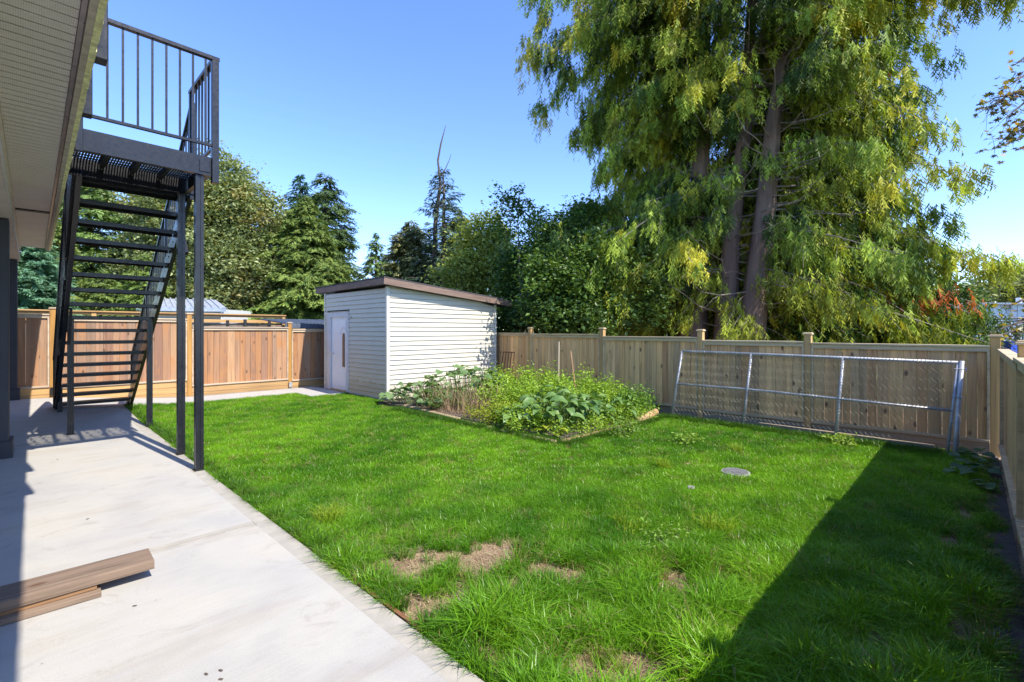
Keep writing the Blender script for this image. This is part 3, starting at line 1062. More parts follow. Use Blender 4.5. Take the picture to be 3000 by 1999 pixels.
MB().box((-.15, 8.93, 3.085), (0.160, 9.02, 3.099)).build('vent_strip', M['steel_dark'], H)
MB().box((0.168, -1.0, 3.085), (0.190, 12.95, 3.128)).build('soffit_trim', M['flashing'], H)
MB().box((0.192, -1.0, 3.060), (0.222, 12.98, 3.36)).build('fascia_board', M['fascia'], H)
# drip edge with uneven growth along it
mb = MB()
n = 120
for k in range(n):
    y0 = -1.0 + k * 13.9 / n; y1 = y0 + 13.9 / n
    r = 0.252 + random.uniform(-.002, .002)
    zz = 3.058 + random.uniform(-.0015, .0015)
    mb.box((0.2225, y0, zz), (r, y1, 3.33))
mb.build('drip_edge', M['mossy'], H)
MB().box((-3.0, -1.0, 3.361), (0.235, 12.98, 3.385)).build('deck_surface', M['trim'], H)
for y0 in (3.62, 4.62):
    MB().box((0.249, y0, 3.075), (0.31, y0 + .10, 4.44)).build('deck_guard_post', M['steel'], H, bevel=0.003)
MB().box((0.245, -1.0, 4.44), (0.31, 5.80, 4.48)).build('deck_top_rail', M['steel'], H)
for y0 in (6.05, 6.80):
    MB().box((0.247, y0, 3.12), (0.265, y0 + .10, 3.34)).build('mounting_plate', M['steel_dark'], H)

# ------------------------------------------------------------------ planks on the patio
GP = 'loose planks piled on the patio'


def plank(x0, x1, y0, y1, z0, z1, rz, mat, label):
    mb = MB()
    nseg = 8
    rngp = random.Random(int(x1 * 1000) + int(z0 * 1000))
    for k in range(nseg + 1):
        x = x0 + (x1 - x0) * k / nseg
        e = rngp.uniform(-.003, .003); e2 = rngp.uniform(-.002, .002)
        for (yy, zz) in ((y0 + e, z0 + .003), (y0 + e + .004, z0), (y1 + e - .004, z0), (y1 + e, z0 + .003), (y1 + e, z1 + e2 - .004), (y1 + e - .005, z1 + e2), (y0 + e + .005, z1 + e2), (y0 + e, z1 + e2 - .004)):
            mb.v.append((x, yy, zz))
    for k in range(nseg):
        for j in range(8):
            mb.f.append([k * 8 + j, k * 8 + (j + 1) % 8, (k + 1) * 8 + (j + 1) % 8, (k + 1) * 8 + j])
    mb.f.append(list(range(8)))
    mb.f.append(list(range(nseg * 8, nseg * 8 + 8))[::-1])
    cx, cy = x1, y0
    ca, sa = math.cos(rz), math.sin(rz)
    mb.v = [((x - cx) * ca - (y - cy) * sa + cx, (x - cx) * sa + (y - cy) * ca + cy, z) for x, y, z in mb.v]
    o = mb.build('plank', mat)
    tag(o, label, 'plank', GP)
    return o


plank(-1.9, 0.315, 3.50, 3.66, 0.014, 0.043, rad(-1.5), M['plank'], 'bottom plank of the pile, grey and lying flat on the concrete')
plank(-1.9, 0.300, 3.545, 3.70, 0.0435, 0.070, rad(-1.2), M['plank_edge'], 'orange edged middle plank of the patio pile')
plank(-1.9, 0.560, 3.53, 3.76, 0.0705, 0.122, rad(-1.0), M['plank'], 'thick weathered top plank overhanging the others on the patio')

# ------------------------------------------------------------------ chain-link panel leaning on the back fence
CL = empty('chain_link_panel', 'galvanised chain-link fence panel leaning against the back fence', 'fence panel', (7.9, 2.0, 0))
BXL, BXR = 7.88, 7.90


def cl(y, s):   # y along, s 0 bottom .. 1 top, a leaning plane
    t = (3.70 - y) / 3.52
    zb = 0.06 - 0.05 * t
    zt = 1.15 - 0.04 * t
    return Vector((7.84 + 0.22 * s, y - 0.05 * s, zb + (zt - zb) * s))


def pipe(name, pts, r=0.021):
    return MB().tube(pts, r, 10).build(name, M['galv'], CL, smooth=True)


pipe('top_pipe', [cl(3.70, 1), cl(1.9, 1), cl(0.18, 1)], 0.019)
pipe('middle_pipe', [cl(3.72, .48), cl(2.57, .495), cl(1.36, .48), cl(0.20, .465)], 0.017)
pipe('end_pipe', [cl(3.74, 0), cl(3.70, 1)], 0.019)
pipe('end_pipe', [cl(0.22, 0), cl(0.20, .5), cl(0.18, 1)], 0.017)
pipe('upright_pipe', [cl(2.57, 0), cl(2.57, 1)], 0.021)
pipe('upright_pipe', [cl(1.36, 0), cl(1.36, 1)], 0.021)
pipe('end_post', [Vector((7.80, 0.15, -.05)), cl(0.15, .3) - Vector((.03, 0, 0)), cl(0.15, .6), cl(0.145, 1) + Vector((0, 0, .02))], 0.026)
for s in (.12, .35, .62, .93):
    p = cl(0.15, s)
    MB().tube([p + Vector((-.03, .06, 0)), p + Vector((-.035, -.04, 0))], 0.006, 5).build('tie_band', M['galv'], CL)
# woven wire: zigzag wires linked to each other
mb = MB()
pitch = 0.062
W = 3.50; Hh = 1.0
nx = int(W / pitch)
ns = int(Hh / pitch * 1.06)
for k in range(nx + 1):
    pts = []
    for j in range(ns + 1):
        s = j / ns
        y = 3.70 - k * pitch - (pitch if j % 2 else 0) * 1.02
        y = max(0.20, y) + 0.012 * math.sin(s * 5 + k * .3)
        bul = 0.006 * math.sin(k * .35 + s * 4)
        p = cl(y, s * .99)
        p.x += -0.005 + (0.004 if j % 2 else -0.004) + bul - .012
        pts.append(p)
    mb.tube(pts, 0.0017, 4, False)
# wire wrapped along the pipes
for s in (.485, .995):
    pts = []
    for j in range(520):
        y = 3.68 - j * (3.46 / 520)
        p = cl(y, s)
        a = j * 1.05
        pts.append(p + Vector((math.cos(a) * .026, 0, math.sin(a) * .026)))
    mb.tube(pts, 0.0030, 3, False)
for yy in (2.57, 1.36, 3.72):
    pts = []
    for j in range(170):
        s = j / 170
        a = j * 1.05
        p = cl(yy, s)
        pts.append(p + Vector((math.cos(a) * .025, math.sin(a) * .025, 0)))
    mb.tube(pts, 0.0030, 3, False)
o = mb.build('wire_mesh', M['wire'], CL)
o['kind'] = 'stuff'
# loose rail lying along the foot of the fence
o = MB().beam((8.05, 2.4, 0.05), (8.0, 0.35, 0.04), 0.09, 0.04).build('loose_board', M['kick_y'])
tag(o, 'grey board lying on the ground at the foot of the back fence', 'board')

# small things in the lawn
MH = empty('drain_cover', 'round pale ribbed drain cover standing proud of the lawn', 'drain cover', (5.23, 1.79, 0.03))
MB().tube([(5.23, 1.79, -.05), (5.23, 1.79, 0.022)], 0.14, 24).build('lid', M['white_pl'], MH)
mb = MB()
for k in range(-4, 5):
    hl = math.sqrt(max(0, .13 ** 2 - (k * .028) ** 2)) * .95
    mb.box((5.23 + k * .028 - .005, 1.79 - hl, .0225), (5.23 + k * .028 + .005, 1.79 + hl, .029))
mb.build('rib', M['white_pl'], MH)
mb = MB()
for k in range(10):
    a = random.uniform(0, 6.28); r = random.uniform(.0, .02)
    mb.tube([(4.36 + r * math.cos(a), 1.89 + r * math.sin(a), .03), (4.36 + r * 1.4 * math.cos(a), 1.89 + r * 1.4 * math.sin(a), .05)], [0.014, 0.006], 5)
o = mb.build('paper_scrap', M['white_pl'])
tag(o, 'small crumpled white scrap lying in the lawn', 'scrap')
# rusty rack beside shed
RK = empty('rusty_rack', 'rusty iron rack leaning on the fence beside the shed', 'rack', (8.3, 8.1, 0))
MB().tube([(8.30, 8.35, 0.98), (8.28, 7.93, 0.98)], 0.014, 6).build('top_bar', M['rust'], RK)
for k in range(5):
    y = 8.33 - k * .095
    MB().tube([(8.30, y, 0.98), (8.18, y + .05, 0.05)], 0.010, 6).build('bar', M['rust'], RK)
o = MB().beam((7.6, 6.05, 0.0), (7.62, 6.05, 1.28), 0.02, 0.02).build('garden_stake', M['stake'])
tag(o, 'straight pale wooden stake standing up from the bright bushes', 'stake', 'stakes in the garden bed')
o = MB().beam((7.3, 5.35, 0.1), (7.62, 5.75, 1.10), 0.02, 0.02).build('garden_stake', M['plank_edge'])
tag(o, 'shorter brown stake tilted over in the bright bushes', 'stake', 'stakes in the garden bed')

# bed edging
o = MB().beam((5.22, 7.95, .02), (5.04, 6.1, .02), .09, .09).build('bed_timber', M['timber_y'], bevel=.012)
tag(o, 'pale timber edging in front of the dry stalks', 'timber', 'timbers edging the garden bed')
o = MB().beam((5.07, 6.05, -.012), (4.99, 4.75, -.012), .09, .09).build('bed_timber', M['timber_y'], bevel=.012)
tag(o, 'half buried grassy timber edging beside the yellow-green bush', 'timber', 'timbers edging the garden bed')
o = MB().tube([(4.99, 4.70, -.005), (4.97, 4.3, .0), (4.99, 4.02, .0)], [.04, .045, .04], 9).build('bed_timber', M['timber_y'], smooth=True)
tag(o, 'rounded timber at the front corner of the garden bed', 'timber', 'timbers edging the garden bed')
o = MB().tube([(5.05, 3.96, .0), (5.5, 3.93, .0), (6.9, 3.9, .0)], [.04, .045, .04], 9).build('bed_timber', M['timber_x'], smooth=True)
tag(o, 'timber under the big drooping leaves at the front of the bed', 'timber', 'timbers edging the garden bed')
o = MB().tube([(6.95, 3.88, .05), (7.3, 3.92, .06), (7.7, 3.97, .09)], [.05, .065, .06], 10).build('bed_timber', M['timber_x'], smooth=True)
tag(o, 'orange rounded log at the right end of the garden bed', 'timber', 'timbers edging the garden bed')


# ------------------------------------------------------------------ numpy meshes for foliage
def np_mesh(name, V, C, k, mat, parent=None, kind=None):
    """V (n*k,3) vertices of separate k-gons, C (n*k,3) colours"""
    n = len(V) // k
    off = np.array(origin(parent), dtype=np.float32)
    m = bpy.data.meshes.new(name)
    m.vertices.add(n * k)
    m.vertices.foreach_set('co', (V - off).astype(np.float32).ravel())
    m.loops.add(n * k)
    m.loops.foreach_set('vertex_index', np.arange(n * k, dtype=np.int32))
    m.polygons.add(n)
    m.polygons.foreach_set('loop_start', np.arange(n, dtype=np.int32) * k)
    m.polygons.foreach_set('loop_total', np.full(n, k, dtype=np.int32))
    m.update()
    a = m.color_attributes.new('col', 'FLOAT_COLOR', 'POINT')
    cc = np.ones((n * k, 4), dtype=np.float32)
    cc[:, :3] = C
    a.data.foreach_set('color', cc.ravel())
    m.materials.append(mat)
    o = bpy.data.objects.new(name, m)
    o.parent = parent
    col.objects.link(o)
    if kind:
        o['kind'] = kind
    return o


def unit(a):
    return a / np.maximum(1e-9, np.linalg.norm(a, axis=1, keepdims=True))


def sprays(P, D, S, L, K, leafl, leafw, C, curl=0.35, spread=0.62):
    """feathery sprays: strand from P along D, K leaflets in the D,S plane. returns V (n*K*3,3), C"""
    n = len(P)
    D = unit(D); S = unit(S - D * np.sum(S * D, axis=1, keepdims=True))
    Nn = np.cross(D, S)
    Vs = []; Cs = []
    for k in range(K):
        t = (k + 0.6) / K
        sg = 1.0 if k % 2 else -1.0
        base = P + D * (L * t)[:, None]
        ll = (leafl * (1.15 - 0.55 * t) * rng.uniform(0.75, 1.25, n))[:, None]
        ww = (leafw * rng.uniform(0.8, 1.2, n))[:, None]
        tip = base + (S * sg * spread + D * 0.8 + Nn * rng.uniform(-curl, curl, n)[:, None]) * ll
        v = np.stack([base + D * ww, base - D * ww, tip], axis=1)
        Vs.append(v)
        cv = C * rng.uniform(0.8, 1.2, n)[:, None]
        Cs.append(np.repeat(cv[:, None, :], 3, axis=1))
    return np.concatenate(Vs).reshape(-1, 3), np.concatenate(Cs).reshape(-1, 3)


def leaves(P, size, C, asp=0.6, droop=0.3, up=None):
    """folded pointed leaves, two triangles each, returned as triangles"""
    n = len(P)
    D = rng.normal(size=(n, 3)); D[:, 2] = D[:, 2] * 0.5 - droop
    D = unit(D)
    S = unit(np.cross(D, rng.normal(size=(n, 3)) * 0.6 + np.array([0, 0, 1.0])))
    Nn = np.cross(S, D)
    s = size[:, None]
    tip = P + D * s
    l = P + D * s * 0.45 + S * s * asp / 2 + Nn * s * 0.10
    r = P + D * s * 0.45 - S * s * asp / 2 + Nn * s * 0.10
    V = np.stack([P, l, tip, P, tip, r], axis=1).reshape(-1, 3)
    cc = np.repeat((C * rng.uniform(0.82, 1.18, n)[:, None])[:, None, :], 6, axis=1).reshape(-1, 3)
    return V, cc


def vnoise(P, s, seed=0.0):
    x, y, z = P[:, 0] * s + seed, P[:, 1] * s + seed * 1.7, P[:, 2] * s - seed
    return (np.sin(x * 1.3 + 2.1 * np.sin(y * .7)) + np.sin(y * 1.7 + 1.3 * np.sin(z * .9 + 1)) + np.sin(z * 1.9 + 1.7 * np.sin(x * .8 + 2))) / 3


# ------------------------------------------------------------------ western red cedars
RT3 = np.array([RT[0], RT[1], 0.0]); FW3 = np.array([FW[0], FW[1], 0.0])
LPROF = ([1.5, 3.1, 5.0, 6.3, 7.7, 9.1, 9.6, 11.0, 13.0, 17, 22], [3.9, 4.0, 3.6, 3.3, 3.8, 4.0, 5.1, 4.9, 3.0, 1.0, 0.4])
RPROF = ([1.5, 2.6, 3.5, 4.5, 5.4, 6.8, 7.7, 8.7, 9.3, 11.0, 13.0, 17, 22], [5.5, 5.6, 5.4, 4.2, 3.7, 4.6, 3.2, 3.6, 4.8, 4.8, 3.0, 1.0, 0.4])


def cedar(label, trunk_px, d, r0, height, lean, amin, amax, nb, front=0.55, seed=1):
    global rng
    rng = np.random.default_rng(seed)
    rnd = random.Random(seed)
    base = at(*trunk_px[0], d)
    T = empty('cedar_tree', label, 'tree', (base.x, base.y, 0), group='western cedars behind the back fence')
    pts = [Vector((base.x, base.y, -.1))] + [at(x, y, d) for x, y in trunk_px]
    top = pts[-1] + Vector((RT[0] * lean, RT[1] * lean, height - pts[-1].z))
    pts.append(pts[-1].lerp(top, .5)); pts.append(top)

    def tr(z):
        for a, b in zip(pts[:-1], pts[1:]):
            if z <= b.z or b is pts[-1]:
                return a.lerp(b, (z - a.z) / max(1e-3, b.z - a.z))
    # fluted trunk
    mb = MB()
    nz = 46; ns = 22
    for j in range(nz + 1):
        z = -0.1 + (height + .1) * j / nz
        c = tr(z)
        r = r0 * (1 - 0.93 * (z / height)) * (1 + 0.55 * math.exp(-max(z, 0) * 1.1))
        for k in range(ns):
            a = 2 * math.pi * k / ns
            rr = r * (1 + 0.07 * math.sin(5 * a + z * .25) + 0.05 * math.sin(9 * a - z * .4) + rnd.uniform(-.02, .02))
            mb.v.append((c.x + rr * math.cos(a), c.y + rr * math.sin(a), z))
    for j in range(nz):
        for k in range(ns):
            mb.f.append([j * ns + k, j * ns + (k + 1) % ns, (j + 1) * ns + (k + 1) % ns, (j + 1) * ns + k])
    mb.build('trunk', M['bark'], T, smooth=True)
    limbs = MB()
    PP, DD, SS, LL, CC, SC = [], [], [], [], [], []
    for b in range(nb):
        f = b / nb
        z = 1.9 + (height - 2.4) * f ** 1.08 + rnd.uniform(-.5, .7)
        a = rnd.uniform(amin, amax)          # azimuth: 0 = camera right, pi/2 = away, pi = left, -pi/2 = towards the camera
        ca, sa = math.cos(a), math.sin(a)
        toward = sa < -0.35
        if toward and z < 9.5 and rnd.random() > (front if z > 7.2 else front * .14):
            continue
        ztip = z - 0.9
        rl = np.interp(ztip, *LPROF); rr = np.interp(ztip, *RPROF)
        R = (rl if ca < 0 else rr) * abs(ca) + (3.2 if z < 11 else np.interp(z, [11, 16], [3.2, .4])) * (1 - abs(ca))
        R *= rnd.uniform(0.62, 1.06)
        if toward and z < 9.5:
            R *= rnd.uniform(.55, .9)
        if z > height - 3:
            R *= 0.8
        dirv = Vector((RT[0] * ca + FW[0] * sa, RT[1] * ca + FW[1] * sa, 0))
        side = Vector((-dirv.y, dirv.x, 0))
        o0 = tr(z)
        sag = rnd.uniform(.34, .80)
        wob = rnd.uniform(-.12, .12)
        tone = rnd.random()
        # colour of this branch: mostly deep green, some yellowing
        if tone < 0.36:
            bc = np.array([0.190, 0.225, 0.040])
        elif tone < 0.72:
            bc = np.array([0.105, 0.165, 0.030])
        else:
            bc = np.array([0.040, 0.080, 0.026])

        def bp(t):
            return o0 + dirv * (R * t) + Vector((0, 0, R * (0.10 * t - sag * t * t + 0.16 * t ** 4))) + side * (R * wob * t * t)
        bpts = [bp(t) for t in (0, .2, .4, .6, .8, 1.0)]
        rb = 0.019 * (R / 4) + .005
        if z > 6.5 or rnd.random() < .45:
            limbs.tube(bpts, [rb * 1.3, rb, rb * .75, rb * .5, rb * .3, .005], 5, False)
        hi = z > 12.5
        nf = int((350 if not hi else 140) * R / 3.6)
        if toward:
            nf = int(nf * .8)
        nsub = max(7, int(R * 6.5))
        for sub in range(nsub):
            t0_ = rnd.uniform(.08, 1.0) if sub > 1 else 1.0
            sg = rnd.choice((-1, 1))
            sl_ = R * rnd.uniform(.10, .27) * (1.25 - .8 * t0_)
            s0 = bp(t0_)
            sdv = (side * sg * rnd.uniform(.5, 1.0) + dirv * rnd.uniform(.3, .9)).normalized()
            s1 = s0 + sdv * sl_ + Vector((0, 0, -sl_ * rnd.uniform(.3, 1.3)))
            if rnd.random() < .5:
                limbs.tube([s0, s0.lerp(s1, .5) + Vector((0, 0, .05 * sl_)), s1], [.008, .006, .003], 3, False)
            m_ = max(4, int(nf // nsub * rnd.uniform(.4, 1.7)))
            nodes = rng.uniform(.1, 1.05, 3)
            tt = (nodes[rng.integers(0, 3, m_)] + rng.normal(size=m_) * .05)[:, None]
            P = np.array(s0)[None, :] * (1 - tt) + np.array(s1)[None, :] * tt
            P = P + rng.normal(size=(m_, 3)) * np.array([.075, .075, .13])
            D = rng.normal(size=(m_, 3)) * .13 + np.array([sdv.x * .22, sdv.y * .22, -1.0])
            az = rng.uniform(0, 2 * np.pi, m_)
            S_ = np.stack([np.cos(az), np.sin(az), rng.normal(size=m_) * .3], axis=1)
            PP.append(P); DD.append(D); SS.append(S_)
            LL.append(rng.uniform(.14, .42, m_) * (1.4 if hi else 1.0))
            sc2 = bc * rnd.uniform(.35, .9) if rnd.random() < .58 else bc * .5 + np.array([.16, .20, .035]) * rnd.uniform(.4, .8)
            c = np.repeat(sc2[None, :], m_, axis=0) * rng.uniform(.75, 1.25, m_)[:, None]
            CC.append(c); SC.append(np.full(m_, 1.6 if hi else 1.0))
    P = np.concatenate(PP); D = np.concatenate(DD); S_ = np.concatenate(SS); L = np.concatenate(LL); C = np.concatenate(CC); sc_ = np.concatenate(SC)
    # clumps of golden foliage
    g = vnoise(P, 1.5, seed) + rng.normal(size=len(P)) * .12
    g = g + .35 * vnoise(P, 4.5, seed + 3)
    w = np.clip((g - 0.45) * 3, 0, 1)[:, None] * .85
    C = C * (1 - w) + np.array([0.29, 0.27, 0.035]) * w
    # rust-red dead sprays near one limb on the right
    for (x_, y_, r_) in ((2700, 870, .42), (2545, 235, .22), (2750, 615, .16), (2585, 880, .15)):
        q = np.array(at(x_, y_, d - .5))
        rel = P - q
        u = rel @ RT3; w_ = rel[:, 2]
        mk = (np.sqrt(u * u + (w_ * 1.3) ** 2) < r_ * rng.uniform(.6, 1.2, len(P)))
        C[mk] = np.array([0.30, 0.085, 0.04]) * rng.uniform(.6, 1.3, mk.sum())[:, None]
    V, Cv = sprays(P, D, S_, L, 6, 0.115 * sc_, 0.030 * sc_, C * np.array([2.0, 1.95, 1.25]), .4, .6)
    np_mesh('crown', V, Cv, 3, M['cedar_leaf'], T)
    # bare pale twigs on the lower trunk
    for k in range(44):
        z = rnd.uniform(1.8, 9.0)
        a = rnd.uniform(-2.9, 0.2)
        dirv = Vector((RT[0] * math.cos(a) + FW[0] * math.sin(a), RT[1] * math.cos(a) + FW[1] * math.sin(a), 0))
        o0 = tr(z); Lk = rnd.uniform(.8, 2.6)
        dz = rnd.uniform(-.5, .1)
        pk = [o0 + dirv * (Lk * t) + Vector((0, 0, Lk * (dz * t + .35 * t * t * rnd.uniform(.3, 1)))) for t in (0, .25, .5, .75, 1)]
        limbs.tube(pk, [.02, .016, .012, .008, .003], 4, False)
        for q in (2, 3):
            e = pk[q] + Vector((rnd.uniform(-.4, .4), rnd.uniform(-.4, .4), rnd.uniform(-.3, .3)))
            limbs.tube([pk[q], pk[q].lerp(e, .5) + Vector((0, 0, .05)), e], [.007, .005, .002], 3, False)
    limbs.build('limbs', M['twig'], T)
    return T


cedar('leftmost of the three tall cedars, its drooping crown spreading toward the shed', [(2028, 980), (2050, 510), (2064, 64)], 13.2, 0.37, 15.5, .2,
      math.pi * .45, math.pi * 1.55, 245, .8, 3)
cedar('middle of the three tall cedars, its grey trunk leaning slightly right', [(2125, 975), (2143, 670), (2182, 383), (2196, 128)], 12.6, 0.29, 15.0, .3,
      -math.pi, math.pi, 170, .6, 5)
cedar('rightmost of the three tall cedars, with rust-red sprays in its crown', [(2198, 995), (2245, 574), (2262, 383), (2312, 80)], 12.0, 0.31, 16.0, .4,
      -math.pi * .55, math.pi * .5, 265, .8, 8)


# ------------------------------------------------------------------ conifers further away
def conifer(label, x, ytop, d, rbase, zlow, c, c2, seed, levels=34, per=9, droop=.25, dens=1.0, ls=1.0, power=.85, name='conifer_tree', group='conifers beyond the fences', light=0.0):
    global rng
    rng = np.random.default_rng(seed)
    rnd = random.Random(seed)
    tp = at(x, ytop, d)
    T = empty(name, label, 'tree', (tp.x, tp.y, 0), group=group)
    h = tp.z
    MB().tube([(tp.x, tp.y, -.1), (tp.x, tp.y, h * .5), (tp.x, tp.y, h - .05)], [h * .022 + .04, h * .014 + .03, .012], 8).build('trunk', M['bark_dark'], T, smooth=True)
    limbs = MB()
    PP, DD, SS, LL, CC = [], [], [], [], []
    for lv in range(levels):
        f = (lv + rnd.uniform(0, .6)) / levels          # 0 top
        z = h - (h - zlow) * f
        R0 = rbase * 1.12 * f ** (power * .9) + .08
        for k in range(int(per * 1.3)):
            a = rnd.uniform(0, 2 * math.pi)
            R = R0 * (rnd.uniform(.55, 1.0) if rnd.random() < .7 else rnd.uniform(.95, 1.3))
            dv = Vector((math.cos(a), math.sin(a), 0)); sd = Vector((-dv.y, dv.x, 0))
            zz = z + rnd.uniform(-.5, .5) * (h - zlow) / levels
            def bp(t):
                return Vector((tp.x, tp.y, zz)) + dv * (R * t) + Vector((0, 0, R * (-droop * t + .12 * t * t)))
            if R > .5 and rnd.random() < .5:
                limbs.tube([bp(0), bp(.5), bp(.95)], [.025, .015, .005], 3, False)
            n = max(6, int(19 * R * dens))
            t = rng.uniform(.15, 1.0, n) ** .7
            base = np.array([bp(q) for q in t])
            lat = rng.uniform(-1, 1, n)
            wd = R * .30 * (1.1 - t)
            base = base + np.outer(lat * wd, np.array(sd)) + rng.normal(size=(n, 3)) * .04
            D = np.array(dv)[None, :] * .8 + np.outer(np.sign(lat) * .7, np.array(sd)) + np.array([0, 0, -droop - .25]) + rng.normal(size=(n, 3)) * .22
            S_ = np.cross(D, np.array([0, 0, 1.0])) + rng.normal(size=(n, 3)) * .25
            PP.append(base); DD.append(D); SS.append(S_)
            LL.append(rng.uniform(.2, .42, n) * ls * min(1.0, .38 + R * .5))
            mixf = rng.uniform(0, 1, n)[:, None] * (.4 + .6 * t[:, None])
            CC.append(np.array(c) * (1 - mixf) + np.array(c2) * mixf)
    P = np.concatenate(PP); L = np.concatenate(LL); C = np.concatenate(CC)
    C = C * (1 + .25 * vnoise(P, .9, seed))[:, None]
    C = C * np.array([1.9, 1.8, 1.5])
    V, Cv = sprays(P, np.concatenate(DD), np.concatenate(SS), L, 6, L * .46, .045 * ls * np.minimum(1, L / .25), C)
    np_mesh('crown', V, Cv, 3, M['needle'], T)
    if limbs.v:
        limbs.build('limbs', M['bark_dark'], T)
    return T, tp


DG, MG, YG, BG = (0.022, 0.050, 0.022), (0.045, 0.085, 0.025), (0.12, 0.17, 0.03), (0.05, 0.11, 0.07)
conifer('bluish green bushy conifer seen left under the soffit', 45, 640, 17.0, 1.75, .3, (0.05, 0.12, 0.085), (0.10, 0.20, 0.13), 21, 26, 16, .10, 1.6, .9, .55)
conifer('tall pale green conifer seen through the upper stair treads', 262, 470, 24.0, 3.6, .8, MG, (0.12, 0.19, 0.06), 22, 40, 11, .16, 1.0, 1.25, .8)
conifer('yellow-green conifer behind the left stair stringer', 150, 620, 20.0, 1.6, .4, MG, (0.15, 0.18, 0.05), 23, 30, 9, .2, 1.2, 1.0, .8)
conifer('small yellow-green conifer behind the lower stair treads', 418, 745, 18.0, 1.3, .4, MG, (0.13, 0.18, 0.035), 24, 24, 10, .3, 1.4, .9, .8)
conifer('low bright conifer behind the left part of the stairs', 300, 790, 19.0, 1.5, .4, MG, (0.12, 0.17, 0.04), 33, 20, 10, .3, 1.3, .9, .7)
conifer('dark blue-green spire left of the twin conifers', 880, 515, 27.0, 2.2, .8, (0.02, 0.06, 0.035), (0.04, 0.10, 0.06), 25, 40, 9, .22, 1.0, 1.3, .8)
conifer('tall dark conifer with drooping tiers, right of the twin conifers', 955, 510, 26.0, 2.35, .8, DG, (0.07, 0.11, 0.035), 26, 38, 9, .35, .9, 1.35, .62)
conifer('yellow-green broad conifer in front of the twin dark spires', 893, 575, 22.0, 2.75, .3, (0.045, 0.085, 0.022), (0.115, 0.155, 0.035), 27, 46, 14, .45, 1.1, 1.05, .72)
conifer('small green spire left of the shed roof', 1102, 688, 30.0, 2.0, .8, MG, (0.10, 0.16, 0.04), 28, 26, 9, .3, 1.0, 1.3, .9)
conifer('olive conifer leaning over the shed roof', 1205, 650, 27.0, 2.5, .8, (0.055, 0.075, 0.03), (0.14, 0.145, 0.06), 29, 34, 11, .35, 1.0, 1.3, .6)
T, tp = conifer('dark spruce with a bare dead leader above the shed roof', 1300, 495, 25.0, 2.0, .8, (0.022, 0.04, 0.035), (0.055, 0.09, 0.05), 30, 34, 8, .20, .62, 1.05, .62)
d = 24.8
MB().tube([at(1272, 860, d), at(1275, 660, d), at(1290, 540, d), at(1283, 470, d), at(1292, 420, d), at(1306, 368, d)], [.14, .11, .075, .05, .04, .012], 6).build('dead_leader', M['bark_dark'], T)
MB().tube([at(1288, 520, d), at(1305, 495, d), at(1316, 470, d), at(1322, 451, d)], [.035, .025, .018, .008], 5).build('dead_branch', M['bark_dark'], T)
conifer('grey-green conifer behind the right end of the shed roof', 1345, 620, 28.0, 1.8, .8, (0.05, 0.085, 0.03), (0.15, 0.17, 0.05), 31, 30, 9, .3, 1.0, 1.3, .6)


# ------------------------------------------------------------------ broadleaf trees
def broadleaf(label, base_px, d, lobes, c, c2, size, nclump, perclump, seed, name='broadleaf_tree', group=None, clr=.5, mat='leaf', cat='tree', trunk=.18, bare=0, z0=None, cbrown=None, droop=.3):
    """lobes: (x px, y px, depth, radius m, flatten)"""
    global rng
    rng = np.random.default_rng(seed)
    rnd = random.Random(seed)
    b = at(base_px, 1000, d)
    T = empty(name, label, cat, (b.x, b.y, 0), group=group)
    cen = [(at(x, y, dd), r, fl) for (x, y, dd, r, fl) in lobes]
    vol = np.array([r ** 2 * fl for _, r, fl in cen]); vol = vol / vol.sum()
    tops = max(p.z for p, _, _ in cen)
    trunk_top = sum((p for p, _, _ in cen), Vector((0, 0, 0))) / len(cen)
    limbs = MB()
    tmb = MB().tube([(b.x, b.y, -.1), (b.x * .7 + trunk_top.x * .3, b.y * .7 + trunk_top.y * .3, trunk_top.z * .45), tuple(trunk_top)], [trunk, trunk * .7, trunk * .3], 9)
    tmb.build('trunk', M['bark_dark'], T, smooth=True)
    PP, SZ, CC = [], [], []
    for i in range(nclump):
        k = rng.choice(len(cen), p=vol)
        p, r, fl = cen[k]
        v = rng.normal(size=3); v /= np.linalg.norm(v)
        rr = r * rng.uniform(.45, 1.0) ** .5 * (rnd.uniform(.7, 1.08) if rnd.random() < .8 else rnd.uniform(1.05, 1.32))
        q = np.array(p) + v * rr * np.array([1, 1, fl])
        if q[2] < .2:
            continue
        if rnd.random() < .35:
            st_ = trunk_top.lerp(p, rnd.uniform(.3, .9))
            e = Vector(q)
            limbs.tube([st_, st_.lerp(e, .5) + Vector((0, 0, .1 * r)), e], [.03 * r / 2 + .008, .018 * r / 2 + .006, .004], 4, False)
        n = int(perclump * rnd.uniform(.6, 1.4))
        cr = clr * rnd.uniform(.6, 1.3)
        pos = q + rng.normal(size=(n, 3)) * cr * np.array([.5, .5, .33])
        PP.append(pos)
        SZ.append(size * rng.uniform(.5, 1.55, n))
        m_ = np.clip(rnd.random() * .8 + rng.uniform(-.2, .4, n), 0, 1)[:, None]
        cc = np.array(c) * (1 - m_) + np.array(c2) * m_
        if cbrown is not None and rnd.random() < .12:
            cc = cc * .4 + np.array(cbrown) * .6
        CC.append(cc)
    V, Cv = leaves(np.concatenate(PP), np.concatenate(SZ), np.concatenate(CC) * np.array([1.8, 1.8, 1.5]), .62, droop)
    np_mesh('crown', V, Cv, 3, M[mat], T)
    limbs.build('limbs', M['bark_dark'], T)
    return T


